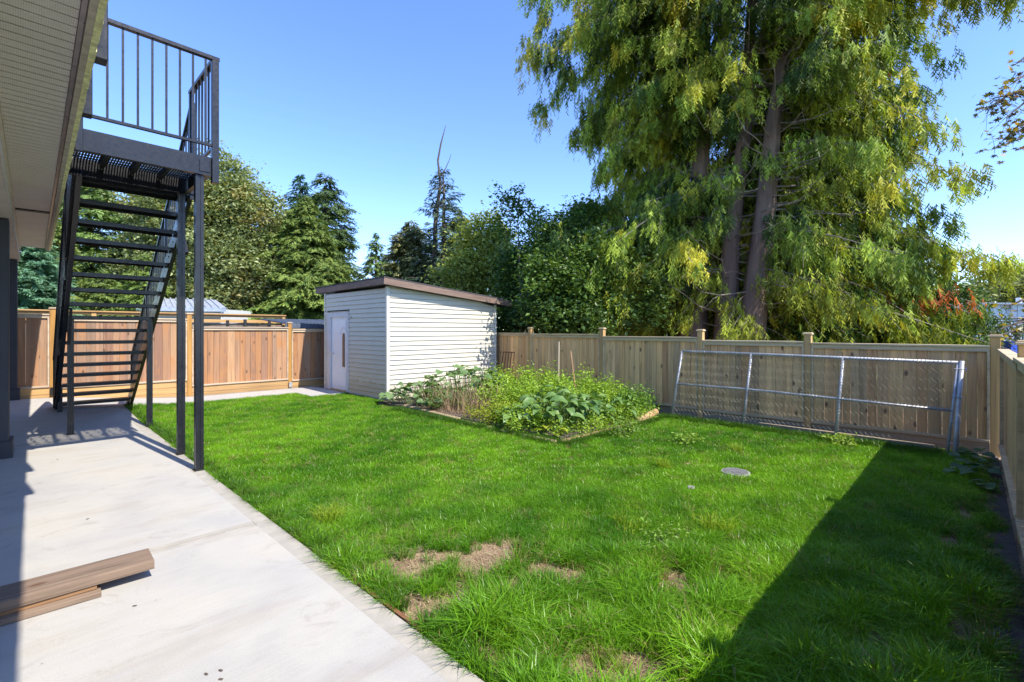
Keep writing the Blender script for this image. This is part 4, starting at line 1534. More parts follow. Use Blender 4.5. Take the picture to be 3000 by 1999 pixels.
broadleaf('big grey-green maple behind the stair posts', 655, 22, [(650, 560, 22, 1.5, 1.1), (560, 640, 21.5, 1.9, 1.2), (720, 660, 22, 1.7, 1.3), (600, 780, 21.5, 2.2, 1.0), (740, 800, 21.5, 1.7, 1.1), (470, 620, 22.5, 1.5, 1.2), (480, 780, 22, 1.6, 1.2), (650, 880, 21, 1.6, .7)],
          (0.065, 0.092, 0.038), (0.20, 0.23, 0.12), .135, 1500, 80, 41, clr=.55, cbrown=(.20, .15, .06))
broadleaf('light yellow-green tree between shed roof and dark shrubs', 1400, 20, [(1410, 740, 19, 1.05, 1.3), (1350, 830, 18.5, 1.0, 1.1), (1450, 810, 18.5, 1.1, 1.2), (1440, 690, 19, .7, 1.3)],
          (0.09, 0.125, 0.035), (0.22, 0.25, 0.06), .13, 380, 50, 42, clr=.55)
broadleaf('dark green hazel thicket behind the shed and back fence', 1600, 12.6, [(1530, 800, 14.9, .75, 1.1), (1650, 745, 13.4, .9, 1.1), (1580, 690, 14.2, .45, 1.3), (1700, 640, 13.6, .5, 1.2), (1530, 890, 14.9, .85, 1.0), (1640, 860, 12.2, 1.0, 1.0), (1740, 790, 12.2, .8, 1.2), (1850, 870, 12.0, .8, 1.0), (1690, 850, 11.8, .5, .9), (1600, 800, 12.0, .4, .9), (1700, 930, 11.6, .8, .8), (1590, 925, 12.8, .7, .8), (1490, 930, 14.6, .8, .8)],
          (0.020, 0.046, 0.015), (0.075, 0.13, 0.028), .095, 1100, 60, 43, clr=.42)
# loose sprigs at the thicket's top left
broadleaf('loose leafy sprigs rising above the dark thicket', 1530, 12.6, [(1480, 600, 14.8, .36, 1.3), (1462, 560, 14.8, .22, 1.0), (1520, 590, 14.8, .36, 1.2), (1556, 622, 14.8, .36, .8), (1490, 660, 14.8, .5, 1.0), (1590, 650, 14.8, .5, .8)],
          (0.03, 0.07, 0.022), (0.07, 0.12, 0.03), .10, 120, 14, 44, clr=.22, name='hazel_sprigs', trunk=.03)
broadleaf('dark shrubs filling under the right cedar', 2500, 13.5, [(2330, 960, 14, 1.2, .9), (2450, 900, 14.2, 1.4, 1.0), (2600, 900, 13.8, 1.5, 1.0), (2720, 920, 13.2, 1.1, .9), (2560, 960, 12.4, .9, .7), (2400, 990, 12.0, .8, .6), (2690, 965, 12.2, .8, .6)],
          (0.02, 0.05, 0.016), (0.07, 0.12, 0.03), .10, 800, 50, 45, clr=.45, name='understory_shrub', cat='shrub')
broadleaf('pale olive tree far off above the white house', 2960, 31, [(2910, 850, 31, 1.3, .8), (2990, 840, 31, 1.5, .8), (3080, 830, 31, 2.0, .9), (2860, 865, 31, .9, .7)],
          (0.10, 0.12, 0.05), (0.22, 0.24, 0.11), .20, 330, 45, 46, clr=.7)


# low dark hedge of foliage to close the view behind trunks
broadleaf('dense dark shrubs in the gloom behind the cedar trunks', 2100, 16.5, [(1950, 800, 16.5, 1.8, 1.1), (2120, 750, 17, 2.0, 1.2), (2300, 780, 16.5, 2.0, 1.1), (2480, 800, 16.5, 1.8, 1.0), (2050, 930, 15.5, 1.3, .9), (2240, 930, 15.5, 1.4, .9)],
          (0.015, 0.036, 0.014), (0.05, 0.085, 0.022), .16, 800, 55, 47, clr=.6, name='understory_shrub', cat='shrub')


# ------------------------------------------------------------------ maple on the right, its branches entering the frame
def palmate(P, Nn, D, s):
    """five-lobed maple leaf outline as one polygon, returned as 10 vertices"""
    S_ = D.cross(Nn).normalized()
    out = []
    ang = [180, 150, 118, 92, 62, 36, 0, -36, -62, -92, -118, -150]
    rr = [.12, .42, .30, .85, .42, .95, 1.1, .95, .42, .85, .30, .42]
    ang = [-180, -140, -112, -85, -62, -40, -18, 0, 18, 40, 62, 85, 112, 140]
    rr = [.10, .50, .34, .82, .42, .95, .50, 1.15, .50, .95, .42, .82, .34, .50]
    for a, r in zip(ang, rr):
        a = math.radians(a)
        out.append(P + (D * math.cos(a) + S_ * math.sin(a)) * (r * s) + Nn * (.12 * s * abs(math.sin(a))))
    return out


MT = empty('maple_tree', 'maple just outside the right edge, its bronze leaved branches reaching into view', 'tree', tuple(at(3330, 1300, 8.5).xy) + (0,))
bx = at(3330, 1300, 8.5)
MB().tube([(bx.x, bx.y, -.1), (bx.x, bx.y, 3.2), (bx.x + .1, bx.y, 6.5)], [.16, .12, .04], 10).build('trunk', M['bark_dark'], MT, smooth=True)
rnd = random.Random(5)
mlm = MB()
LV, LC = [], []


def twigs(p0, p1, n, spread, size, cols):
    mid = p0.lerp(p1, .5) + Vector((0, 0, .12))
    mlm.tube([p0, mid, p1], [.03, .016, .005], 5, False)
    for k in range(n):
        t = rnd.uniform(.35, 1.03)
        q = p0.lerp(p1, t) + Vector((0, 0, .12 * (1 - abs(2 * t - 1))))
        e = q + Vector((rnd.gauss(0, spread), rnd.gauss(0, spread), rnd.gauss(-.05, spread)))
        if k % 2 == 0:
            mlm.tube([q, e], [.004, .002], 3, False)
        Nn = Vector((rnd.gauss(0, .6), rnd.gauss(0, .6), 1)).normalized()
        D = Nn.cross(Vector((rnd.gauss(0, 1), rnd.gauss(0, 1), rnd.gauss(0, .4)))).normalized()
        D = (D + Vector((0, 0, -.4))).normalized()
        Nn = (Nn - D * Nn.dot(D)).normalized()
        c = rnd.choice(cols); f = rnd.uniform(.75, 1.25)
        P = palmate(e, Nn, D, size * rnd.uniform(.7, 1.2))
        LV.extend([tuple(v) for v in P]); LC.extend([(c[0] * f, c[1] * f, c[2] * f)] * len(P))


MC = [(0.10, 0.085, 0.03), (0.07, 0.085, 0.025), (0.16, 0.09, 0.03), (0.10, 0.12, 0.03), (0.33, 0.24, 0.04)]
hub = Vector((bx.x, bx.y, 4.2))
for (x0, y0, x1, y1, n) in ((3040, 180, 2975, 190, 16), (3060, 260, 2870, 330, 60), (3060, 300, 2900, 290, 46), (3050, 350, 2915, 435, 50), (3060, 380, 2960, 400, 40), (3050, 230, 2960, 250, 20), (3060, 300, 2940, 350, 40)):
    a_ = at(x0, y0, 7.6); b_ = at(x1, y1, 7.4)
    mlm.tube([hub, hub.lerp(a_, .5) + Vector((0, 0, .2)), a_], [.05, .04, .03], 5, False)
    twigs(a_, b_, n, .11, .065, MC)
MC2 = [(0.07, 0.10, 0.025), (0.14, 0.17, 0.03), (0.12, 0.07, 0.03), (0.42, 0.32, 0.02)]
mlm.build('limbs', M['bark_dark'], MT)
mlm = MB()
hub2 = Vector((bx.x, bx.y, 1.8))
for (x0, y0, x1, y1, n) in ((3060, 900, 2935, 905, 30), (3080, 960, 2900, 975, 46), (3080, 985, 2920, 985, 30), (3080, 940, 2965, 1000, 24)):
    a_ = at(x0, y0, 6.9); b_ = at(x1, y1, 6.7)
    mlm.tube([hub2, a_], [.03, .02], 5, False)
    twigs(a_, b_, n, .08, .055, MC2)
np_mesh('crown', np.array(LV), np.array(LC), 14, M['leaf'], MT)
mlm.build('limbs', M['bark_dark'], MT)

# ------------------------------------------------------------------ garden bed planting


def leaf_mesh(name, outline, cup, colr, mat, seg=True, stalk=0.0):
    """outline: half widths along the length -> flat leaf, folded on the midrib, drooping"""
    mb = MB()
    n = len(outline)
    for i, w in enumerate(outline):
        t = i / (n - 1)
        z = cup[0] * math.sin(t * 1.6) - cup[1] * t * t
        mb.v += [(-w, t, z + w * .28), (-w * .5, t, z + w * .05), (0, t + (.02 if w else 0), z - .0), (w * .5, t, z + w * .05), (w, t, z + w * .28)]
    for i in range(n - 1):
        for j in range(4):
            a = i * 5 + j
            mb.f.append([a, a + 1, a + 6, a + 5])
    m = bpy.data.meshes.new(name)
    m.from_pydata(mb.v, [], mb.f)
    m.polygons.foreach_set('use_smooth', [True] * len(m.polygons))
    m.materials.append(mat)
    return m


def big_leaf_mat(name, c, c2, vein=(0.30, 0.36, 0.16)):
    m, nt, bs = newmat(name)
    oi = nt.nodes.new('ShaderNodeObjectInfo')
    b = ramp(nt, oi.outputs['Random'], [(0.0, c), (0.5, tuple((a + b_) / 2 for a, b_ in zip(c, c2))), (1.0, c2)])
    v = worldpos(nt, (1, 1, 1), True)
    g = noise(nt, 22.0, 4, 0.6, v)
    cc = mix(nt, b, ramp(nt, g, [(0.3, (0.7, 0.75, 0.7)), (0.7, (1.2, 1.15, 1.1))]), 0.9, 'MULTIPLY')
    # pale midrib and side veins, drawn from the leaf's own coordinates
    tc = nt.nodes.new('ShaderNodeTexCoord')
    wv = nt.nodes.new('ShaderNodeTexWave')
    wv.bands_direction = 'DIAGONAL'
    wv.inputs['Scale'].default_value = 3.0
    wv.inputs['Distortion'].default_value = 1.0
    nt.links.new(tc.outputs['Object'], wv.inputs['Vector'])
    cc = mix(nt, cc, vein, ramp(nt, wv.outputs[0], [(0.92, (0, 0, 0)), (1.0, (.5, .5, .5))]))
    nt.links.new(cc, bs.inputs['Base Color'])
    bs.inputs['Roughness'].default_value = 0.45
    tr = nt.nodes.new('ShaderNodeBsdfTranslucent')
    nt.links.new(mix(nt, cc, (1.2, 1.2, .5), 1.0, 'MULTIPLY'), tr.inputs['Color'])
    ms = nt.nodes.new('ShaderNodeMixShader')
    ms.inputs[0].default_value = 0.3
    nt.links.new(bs.outputs[0], ms.inputs[1]); nt.links.new(tr.outputs[0], ms.inputs[2])
    nt.links.new(ms.outputs[0], nt.nodes['Material Output'].inputs['Surface'])
    bump(nt, bs, g, .3, .01)
    return m


SQ = big_leaf_mat('squash_leaf', (0.09, 0.18, 0.055), (0.18, 0.29, 0.11))
RH = big_leaf_mat('long_broad_leaf', (0.09, 0.20, 0.045), (0.19, 0.32, 0.09))
YL = big_leaf_mat('yellowing_leaf', (0.30, 0.38, 0.02), (0.36, 0.40, 0.03))
SH_L = big_leaf_mat('shade_vine_leaf', (0.05, 0.12, 0.05), (0.10, 0.19, 0.09))
squash_m = leaf_mesh('leaf', [.18, .46, .56, .55, .46, .30, 0.04], (.25, .25), None, SQ)
long_m = leaf_mesh('leaf', [.05, .16, .24, .23, .24, .17, .12, 0.0], (.35, .65), None, RH)
yell_m = leaf_mesh('leaf', [.10, .38, .42, .34, .2, .02], (.2, .3), None, YL)
vine_m = leaf_mesh('leaf', [.15, .42, .45, .38, .22, 0.0], (.15, .2), None, SH_L)


def leafy(th, mesh, n, area, z0, z1, size, seed, stems=True, tilt=(.2, 1.0), stemmat=None):
    rnd = random.Random(seed)
    sm_ = MB()
    for k in range(n):
        x = rnd.uniform(area[0], area[1]); y = rnd.uniform(area[2], area[3])
        ex = (x - (area[0] + area[1]) / 2) / (area[1] - area[0]) * 2
        ey = (y - (area[2] + area[3]) / 2) / (area[3] - area[2]) * 2
        h = z0 + (z1 - z0) * (1 - .75 * min(1, (ex * ex + ey * ey) * .7)) * rnd.uniform(.45, 1.0)
        s = size * rnd.uniform(.65, 1.2)
        az = rnd.uniform(0, 6.28)
        part('leaf', mesh, th, (x, y, h), (s, s, s), (rnd.uniform(-tilt[1], -tilt[0] + .4) * .6, rnd.uniform(-.4, .4), az))
        if stems:
            sm_.tube([(x, y, h), (x * .8 + (area[0] + area[1]) * .1, y * .8 + (area[2] + area[3]) * .1, max(0, h * .4)), (x * .7 + (area[0] + area[1]) * .15, y * .7 + (area[2] + area[3]) * .15, 0)], [.005, .007, .008], 4, False)
    if stems:
        sm_.build('stems', stemmat or M['leaf_stem'], th)


M['leaf_stem'] = plain('green_stem', (0.13, 0.19, 0.06), .6, .2, 10, 0)
t = empty('squash_plant', 'squash plant with round leaves at the left corner of the bed by the shed', 'plant', (5.7, 8.1, 0), group='plants in the garden bed')
leafy(t, squash_m, 90, (5.1, 6.2, 6.9, 8.8), .08, .52, .17, 61)
t = empty('squash_plant', 'squash plant with leaves held high against the white shed wall', 'plant', (6.6, 8.1, 0), group='plants in the garden bed')
leafy(t, squash_m, 90, (5.8, 7.5, 7.1, 8.6), .25, .85, .17, 62)
t = empty('broad_leaf_plant', 'plant with long dark green drooping leaves at the front of the bed', 'plant', (5.9, 4.7, 0), group='plants in the garden bed')
leafy(t, long_m, 130, (5.15, 6.7, 4.02, 5.35), .12, .62, .26, 63, tilt=(.0, .8))
t = empty('broad_leaf_plant', 'plant with wide green leaves right of the front centre of the bed', 'plant', (6.9, 4.4, 0), group='plants in the garden bed')
leafy(t, long_m, 60, (6.3, 7.7, 3.98, 4.9), .08, .44, .22, 64, tilt=(.0, .8))
t = empty('yellowing_plant', 'small yellowing leaves hanging over the front corner timber', 'plant', (5.2, 4.25, 0), group='plants in the garden bed')
leafy(t, yell_m, 7, (5.05, 5.45, 4.0, 4.5), .06, .16, .17, 65)
t = empty('shade_vine', 'broad leaved vine creeping over the shaded soil in the fence corner', 'plant', (7.2, 0.0, 0))
leafy(t, vine_m, 34, (6.2, 8.0, -.16, .12), .03, .09, .13, 66, stems=False, tilt=(.0, .4))
for o in t.children:
    pass


def bush(label, x, y, rx, ry, h, c, c2, n, size, seed, nstem=14, brown=None):
    global rng
    rng = np.random.default_rng(seed)
    rnd = random.Random(seed)
    T = empty('garden_bush', label, 'bush', (x, y, 0), group='plants in the garden bed')
    st = MB(); PP, SZ, CC = [], [], []
    for k in range(nstem * 3):
        a = rnd.uniform(0, 6.28); r = math.sqrt(rnd.random())
        tx, ty = x + rx * r * math.cos(a), y + ry * r * math.sin(a)
        tz = h * (1 - .45 * r * r) * rnd.uniform(.8, 1.25)
        b0 = Vector((x + .55 * (tx - x), y + .55 * (ty - y), 0)); e = Vector((tx, ty, tz))
        st.tube([b0, b0.lerp(e, .5) + Vector((0, 0, .06)), e], [.006, .004, .002], 4, False)
        m_ = n // (nstem * 3)
        t = rng.uniform(.25, 1.03, m_)
        base = np.outer(1 - t, np.array(b0)) + np.outer(t, np.array(e)) + rng.normal(size=(m_, 3)) * .07
        base[:, 2] = np.maximum(base[:, 2], .03)
        PP.append(base); SZ.append(size * rng.uniform(.6, 1.3, m_))
        f = np.clip(rnd.random() * .7 + rng.uniform(-.1, .4, m_), 0, 1)[:, None]
        CC.append(np.array(c) * (1 - f) + np.array(c2) * f)
    V, Cv = leaves(np.concatenate(PP), np.concatenate(SZ), np.concatenate(CC), .5, .25)
    np_mesh('foliage', V, Cv, 3, M['leaf'], T)
    st.build('stems', M['leaf_stem'], T)
    return T


G1, G2 = (0.17, 0.31, 0.025), (0.36, 0.52, 0.05)
bush('bright green bush at the left rear of the bed near the shed corner', 7.5, 7.6, .7, .7, .60, G1, G2, 3600, .062, 71)
bush('tall bright green bush in the middle of the bed', 7.2, 6.3, .85, .8, .70, G1, G2, 5200, .062, 72)
bush('bright green bush around the garden stakes', 7.5, 5.2, .6, .7, .70, G1, G2, 3600, .062, 73)
bush('bright bush in front of the tall one, left of the drooping leaves', 6.2, 6.0, .75, .75, .52, G1, G2, 4600, .055, 74)
bush('low yellow-green bush spilling over the left timber edge', 5.55, 5.55, .55, .75, .30, (0.18, 0.26, 0.015), (0.36, 0.40, 0.03), 4200, .042, 75)
bush('dark green bush at the right end of the bed by the chain-link panel', 7.65, 4.35, .5, .45, .42, (0.09, 0.20, 0.025), (0.20, 0.36, 0.04), 2800, .055, 76)
bush('green bush behind the long drooping leaves', 6.5, 5.2, .6, .5, .55, G1, G2, 3000, .06, 77)
bush('low leafy green bush between the yellow-green bush and the front corner', 5.35, 4.85, .42, .6, .30, G1, G2, 3400, .05, 79)
bush('low bright weeds along the right front timber of the bed', 7.0, 4.1, .75, .22, .22, G1, G2, 2200, .045, 80)
bush('tangled green bush right of the long drooping leaves', 7.1, 4.75, .55, .45, .52, G1, G2, 3600, .055, 82)
bush('sparse low weeds over the soil at the very front corner of the bed', 5.75, 4.15, .7, .2, .17, G1, G2, 2200, .045, 83)
bush('mixed green growth among the withered stalks', 5.7, 7.3, .5, .8, .42, (0.08, 0.16, 0.03), (0.2, 0.3, 0.06), 1300, .055, 84)
bush('small weedy sprig beside the corner log outside the bed', 6.1, 3.62, .5, .18, .14, (0.12, 0.24, 0.02), (0.25, 0.38, 0.05), 700, .04, 78, 8)

# dry stalks
rng = np.random.default_rng(81)


def stalks(name, n, cx, cy, rx, ry, h, c, c2, wid):
    a = rng.uniform(0, 2 * np.pi, n); r = np.sqrt(rng.uniform(0, 1, n))
    x = cx + rx * r * np.cos(a); y = cy + ry * r * np.sin(a)
    hh = h * rng.uniform(.35, 1.1, n)
    p0 = np.stack([x, y, np.zeros(n)], 1)
    p1 = p0 + np.stack([rng.normal(0, .14, n) * hh / h, rng.normal(0, .14, n) * hh / h, hh], 1)
    az = rng.uniform(0, np.pi, n)
    w = np.stack([np.cos(az), np.sin(az), np.zeros(n)], 1) * wid
    V = np.stack([p0 - w, p0 + w, p1 + w * .5, p1 - w * .5], 1).reshape(-1, 3)
    f = rng.uniform(0, 1, n)[:, None]
    C = np.repeat((np.array(c) * (1 - f) + np.array(c2) * f)[:, None, :], 4, axis=1).reshape(-1, 3)
    o = np_mesh(name, V, C, 4, M['straw'], None, 'stuff')
    return o


o = stalks('dry_stalks', 620, 5.75, 6.9, .55, 1.0, .50, (0.22, 0.13, 0.08), (0.42, 0.30, 0.19), .0045)
tag(o, 'withered brown stalks standing in the left of the garden bed', 'dry stalks')
o = stalks('straw_litter', 1800, 5.6, 6.6, .42, .95, .10, (0.30, 0.19, 0.12), (0.46, 0.33, 0.2), .004)
tag(o, 'fallen straw and litter beneath the withered stalks', 'straw')

# ------------------------------------------------------------------ lawn
PATCH = [(1.73, 2.61, .15, .17), (1.93, 2.52, .12, .12), (2.15, 2.30, .24, .15), (2.30, 1.97, .13, .09), (2.36, 1.78, .10, .09), (2.74, 1.26, .17, .12), (1.66, 2.08, .12, .11),
         (1.49, 2.12, .10, .14), (1.75, 1.17, .10, .14), (1.93, 1.02, .12, .10), (2.95, 2.7, .05, .06), (1.88, 2.5, .1, .1), (1.95, 1.55, .06, .12), (3.0, 1.12, .08, .07), (1.52, 1.66, .05, .08), (2.0, 1.95, .07, .07)]
SHADE_PATCH = [(3.5, .62, .09, .05), (4.6, .12, .2, .07), (2.9, .35, .12, .06), (5.4, .05, .2, .08), (4.9, .62, .07, .04), (3.3, .05, .3, .08)]


def lawn_ok(x, y):
    if x < PE + .02 or y < -.19 or y > 12.0:
        return 0.0
    if y > 11.72 - .03 and x < 4.7:
        return 0.0
    if x > 4.6 and y > 10.82:
        return 0.0
    if x > 5.44 and y > 8.98:
        return 0.0
    if x > 8.02 and y < 4.0:
        return 0.0
    if x > 5.06 and 3.97 < y < 8.9:
        return 0.0
    if (x - 5.23) ** 2 + (y - 1.79) ** 2 < .03:
        return 0.0
    f = 1.0
    for (px, py, rx, ry) in PATCH + SHADE_PATCH:
        q = math.hypot((x - px) / rx, (y - py) / ry) + .28 * math.sin(x * 31 + y * 17) + .15 * math.sin(x * 57 - y * 43)
        if q < 1.15:
            f = min(f, max(0.0, (q - .75) / .4) * .8)
    s = y - (-.23)
    if y < .35 and x > 2.6:       # thin by the right fence
        f *= sm((y + .2 + .05 * math.sin(x * 5)) / .16)
    return f


rnd = random.Random(99)
pts, scl, rot, tnt, idx = [], [], [], [], []


def vn2(x, y, s, k=0.0):
    return (math.sin(x * s * 1.3 + 2.1 * math.sin(y * s * .7 + k)) + math.sin(y * s * 1.7 + 1.3 * math.sin(x * s * .9 + 1 + k))) / 2


def scatter(x0, x1, y0, y1, dens, smin, smax, dmin=0, dmax=99, zone=0):
    n = int((x1 - x0) * (y1 - y0) * dens)
    for _ in range(n):
        x = rnd.uniform(x0, x1); y = rnd.uniform(y0, y1)
        d = x * FW[0] + y * FW[1]
        if not (dmin <= d < dmax):
            continue
        u = x * RT[0] + y * RT[1]
        if abs(u) > 1.14 * d + .5:
            continue
        f = lawn_ok(x, y)
        if f <= 0 or rnd.random() > f:
            continue
        tuft = vn2(x, y, 4.2) * .5 + vn2(x, y, 9.0, 2.0) * .5
        near = sm((3.6 - d) / 2.2)
        if near > 0 and tuft < -.42 and rnd.random() < near * .8:
            continue
        h = rnd.uniform(smin, smax) * (1 + (.55 * tuft) * (0.35 + near))
        if f < .9:
            h *= .75
        if y < .8:
            h *= 1.05
        pts.append((x, y, gh(x, y) - .022 + .008 * 0))
        scl.append(h)
        rot.append(rnd.uniform(0, 6.28))
        g = .48 + .30 * vn2(x, y, 1.1, 5.0) + .30 * vn2(x, y, 5.5, 1.0) + rnd.uniform(-.28, .28)
        g = min(1, max(0, g))
        br = rnd.uniform(.68, 1.22)
        a_ = (0.075, 0.230, 0.010); b_ = (0.240, 0.480, 0.022)
        c_ = [a_[i] * (1 - g) + b_[i] * g for i in range(3)]
        if rnd.random() < (.05 if f > .9 else .35):
            c_ = [.34, .30, .12]
        tnt.append((c_[0] * br, c_[1] * br, c_[2] * br))
        idx.append(rnd.randrange(4) if d > 4.6 else 4 + rnd.randrange(8))


PATCH = [(a, b, c * 1.34, d * 1.34) for a, b, c, d in PATCH]
scatter(1.3, 5.2, -.2, 4.5, 1500, .80, 1.30, 0, 3.2)
scatter(1.3, 8.2, -.2, 8, 1050, .60, .92, 3.2, 5.2)
scatter(1.3, 8.2, -.2, 12.1, 620, .55, .80, 5.2, 8)
scatter(1.3, 8.2, -.2, 12.1, 420, .55, .80, 8, 99)
# longer fringe where nobody mows: along timbers, panel foot, patio edge
for _ in range(1500):
    k = rnd.random()
    if k < .3:
        x, y = 5.0 + rnd.gauss(-.03, .05), rnd.uniform(3.9, 7.9)
    elif k < .62:
        x, y = 7.80 + rnd.gauss(-.02, .07), rnd.uniform(.3, 4.0)
    elif k < .8:
        x, y = rnd.uniform(5.0, 7.8), 3.86 + rnd.gauss(-.03, .04)
    else:
        x, y = 1.42 + abs(rnd.gauss(0, .03)), rnd.uniform(1.3, 11.7)
    if lawn_ok(x, y) <= 0:
        continue
    pts.append((x, y, gh(x, y) - .02)); scl.append(rnd.uniform(.8, 1.25)); rot.append(rnd.uniform(0, 6.28))
    b = rnd.uniform(.7, 1.2); tnt.append((.07 * b, .17 * b, .012 * b)); idx.append(4 + rnd.randrange(8))
# a few light yellow-green weeds tufts
for (wx, wy, n) in ((1.70, 3.66, 16), (3.2, 1.9, 5), (4.9, 2.4, 6), (6.2, 2.1, 6), (3.6, 1.4, 6)):
    for _ in range(n):
        pts.append((wx + rnd.gauss(0, .05), wy + rnd.gauss(0, .06), gh(wx, wy))); scl.append(rnd.uniform(1.1, 1.5)); rot.append(rnd.uniform(0, 6.28))
        tnt.append((.26, .38, .03)); idx.append(4 + rnd.randrange(8))

tcol = bpy.data.collections.new('grass_tufts')


def tuft(name, nb, spread, h, w, seed, lean):
    r = random.Random(seed)
    mb = MB()
    for _ in range(nb):
        a = r.uniform(0, 6.28); q = spread * math.sqrt(r.random())
        x, y = q * math.cos(a), q * math.sin(a)
        la = r.gauss(a, .9); ln = abs(r.gauss(lean, lean * .6))
        hh = h * r.uniform(.5, 1.15)
        ww = w * r.uniform(.7, 1.25)
        fa = r.uniform(0, 3.14)
        wx, wy = ww * math.cos(fa) / 2, ww * math.sin(fa) / 2
        dx, dy = math.cos(la) * ln * hh, math.sin(la) * ln * hh
        n = len(mb.v)
        mb.v += [(x - wx, y - wy, -.01), (x + wx, y + wy, -.01),
                 (x + dx * .28 + wx * .9, y + dy * .28 + wy * .9, hh * .55), (x + dx * .28 - wx * .9, y + dy * .28 - wy * .9, hh * .55),
                 (x + dx, y + dy, hh * (1.0 - .25 * ln))]
        mb.f += [[n, n + 1, n + 2, n + 3], [n + 3, n + 2, n + 4]]
    m = bpy.data.meshes.new(name)
    m.from_pydata(mb.v, [], mb.f)
    m.materials.append(M['grass'])
    o = bpy.data.objects.new(name, m)
    tcol.objects.link(o)


for k in range(4):
    tuft('tuft_a%02d' % k, 26, .055, .085, .0062, 200 + k, .45)
for k in range(8):
    tuft('tuft_b%02d' % k, 24, .030, .105, .0042, 300 + k, .75)

gm = bpy.data.meshes.new('grass')
gm.vertices.add(len(pts))
gm.vertices.foreach_set('co', np.array(pts, dtype=np.float32).ravel())
a = gm.attributes.new('scl', 'FLOAT', 'POINT'); a.data.foreach_set('value', np.array(scl, dtype=np.float32))
a = gm.attributes.new('rot', 'FLOAT', 'POINT'); a.data.foreach_set('value', np.array(rot, dtype=np.float32))
a = gm.attributes.new('pick', 'INT', 'POINT'); a.data.foreach_set('value', np.array(idx, dtype=np.int32))
a = gm.attributes.new('tint', 'FLOAT_VECTOR', 'POINT'); a.data.foreach_set('vector', np.array(tnt, dtype=np.float32).ravel())
go = bpy.data.objects.new('grass', gm)
col.objects.link(go)
go['kind'] = 'stuff'
tag(go, 'lush uneven green lawn between patio, shed and fences', 'grass')
ng = bpy.data.node_groups.new('grass_scatter', 'GeometryNodeTree')
ng.interface.new_socket('Geometry', in_out='INPUT', socket_type='NodeSocketGeometry')
ng.interface.new_socket('Geometry', in_out='OUTPUT', socket_type='NodeSocketGeometry')
gi = ng.nodes.new('NodeGroupInput'); gq = ng.nodes.new('NodeGroupOutput')
iop = ng.nodes.new('GeometryNodeInstanceOnPoints')
ci = ng.nodes.new('GeometryNodeCollectionInfo')
ci.inputs['Collection'].default_value = tcol
ci.inputs['Separate Children'].default_value = True
ci.inputs['Reset Children'].default_value = True
iop.inputs['Pick Instance'].default_value = True


def named(nm, typ):
    n = ng.nodes.new('GeometryNodeInputNamedAttribute')
    n.data_type = typ
    n.inputs['Name'].default_value = nm
    return [o for o in n.outputs if o.enabled and o.name == 'Attribute'][0]


cmb = ng.nodes.new('ShaderNodeCombineXYZ')
ng.links.new(named('rot', 'FLOAT'), cmb.inputs[2])
ng.links.new(gi.outputs[0], iop.inputs['Points'])
ng.links.new(ci.outputs[0], iop.inputs['Instance'])
ng.links.new(named('pick', 'INT'), iop.inputs['Instance Index'])
ng.links.new(cmb.outputs[0], iop.inputs['Rotation'])
ng.links.new(named('scl', 'FLOAT'), iop.inputs['Scale'])
ng.links.new(iop.outputs[0], gq.inputs[0])
md = go.modifiers.new('scatter', 'NODES')
md.node_group = ng

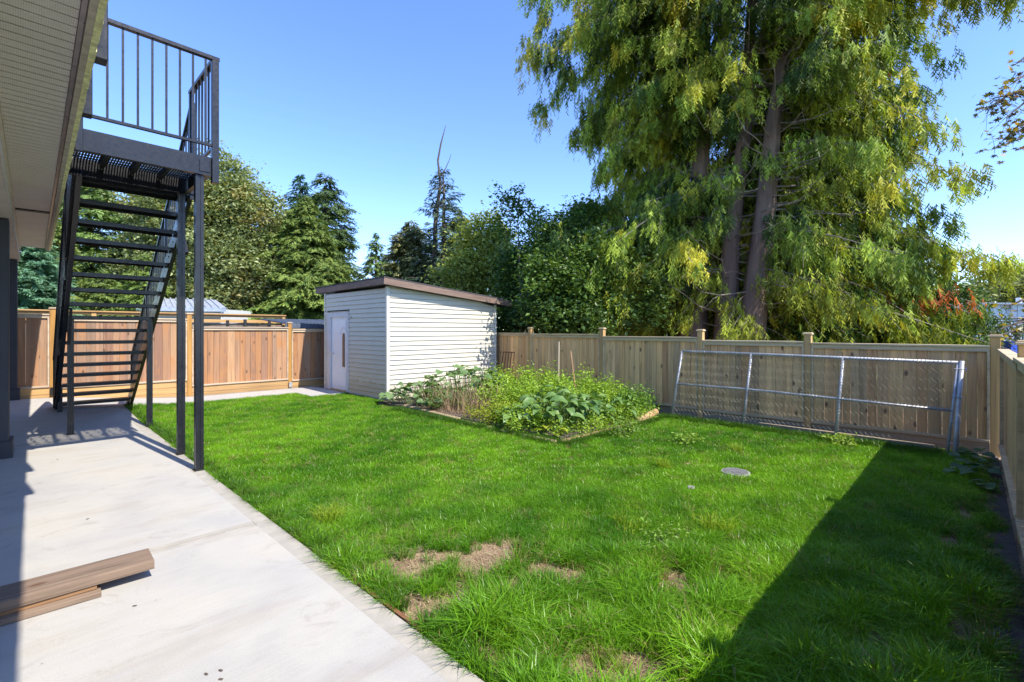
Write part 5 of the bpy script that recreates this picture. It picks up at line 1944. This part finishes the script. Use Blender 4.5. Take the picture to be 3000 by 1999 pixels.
# straw and dead blades around the bare patches
rng = np.random.default_rng(91)
VV, CC_ = [], []
for (px, py, rx, ry) in PATCH + SHADE_PATCH:
    n = int(260 * rx * ry / .02)
    a_ = rng.uniform(0, 2 * np.pi, n); r_ = np.sqrt(rng.uniform(0, 1.6, n))
    x = px + rx * r_ * np.cos(a_); y = py + ry * r_ * np.sin(a_)
    p0 = np.stack([x, y, np.full(n, -.018)], 1)
    az = rng.uniform(0, 2 * np.pi, n); ln = rng.uniform(.02, .07, n)
    p1 = p0 + np.stack([np.cos(az) * ln, np.sin(az) * ln, rng.uniform(.0, .03, n)], 1)
    w = np.stack([-np.sin(az), np.cos(az), rng.normal(0, .4, n)], 1) * .0014
    VV.append(np.stack([p0 - w, p0 + w, p1], 1).reshape(-1, 3))
    f = rng.uniform(0, 1, n)[:, None]
    CC_.append(np.repeat((np.array([.30, .21, .12]) * (1 - f) + np.array([.55, .45, .27]) * f)[:, None, :], 3, axis=1).reshape(-1, 3))
o = np_mesh('dead_grass', np.concatenate(VV), np.concatenate(CC_), 3, M['straw'], None, 'stuff')
tag(o, 'dead straw coloured blades around the bare patches of the lawn', 'dead grass')

# small weeds in the lawn
for (lab, wx, wy, nn, sz, cc_) in (('light green leafy weed in the lawn in front of the chain-link panel', 6.2, 2.75, 60, .05, (.2, .33, .04)),
                              ('small broad leaved weed in the sunny lawn near the shadow edge', 3.15, 1.55, 50, .03, (.2, .34, .05)),
                              ('pale weed at the foot of the chain-link panel where the shadow begins', 7.55, 1.25, 60, .05, (.24, .36, .05))):
    T = empty('lawn_weed', lab, 'weed', (wx, wy, 0))
    n = nn * 3
    P = np.stack([rng.normal(wx, .12, n), rng.normal(wy, .09, n), rng.uniform(.03, .12, n)], 1)
    V, Cv = leaves(P, sz * rng.uniform(.6, 1.3, n), np.repeat(np.array(cc_)[None, :], n, 0), .6, .1)
    np_mesh('foliage', V, Cv, 3, M['leaf'], T)
    s_ = MB()
    for k in range(8):
        a_ = rnd.uniform(0, 6.28); r_ = rnd.uniform(.02, .15)
        s_.tube([(wx, wy, 0), (wx + r_ * math.cos(a_), wy + r_ * math.sin(a_), rnd.uniform(.05, .11))], [.003, .002], 3, False)
    s_.build('stems', M['leaf_stem'], T)

# debris specks on the patio
mb = MB()
for (x, y) in ((0.36, 5.02), (0.29, 7.6), (0.55, 2.38), (0.60, 2.36), (0.585, 2.30), (0.42, 3.25)):
    mb.box((x, y, .0135), (x + .018, y + .008, .017), random.uniform(0, 3))
o = mb.build('leaf_litter', M['bark_dark'])
o['kind'] = 'stuff'
tag(o, 'tiny dark specks of litter on the concrete', 'litter')

tri = 0
for me in bpy.data.meshes:
    if me.users:
        tri += sum(len(p.vertices) - 2 for p in me.polygons) if len(me.polygons) < 5000 else len(me.polygons)
print('approx tris', tri, 'grass instances', len(pts), 'objects', len(bpy.data.objects))
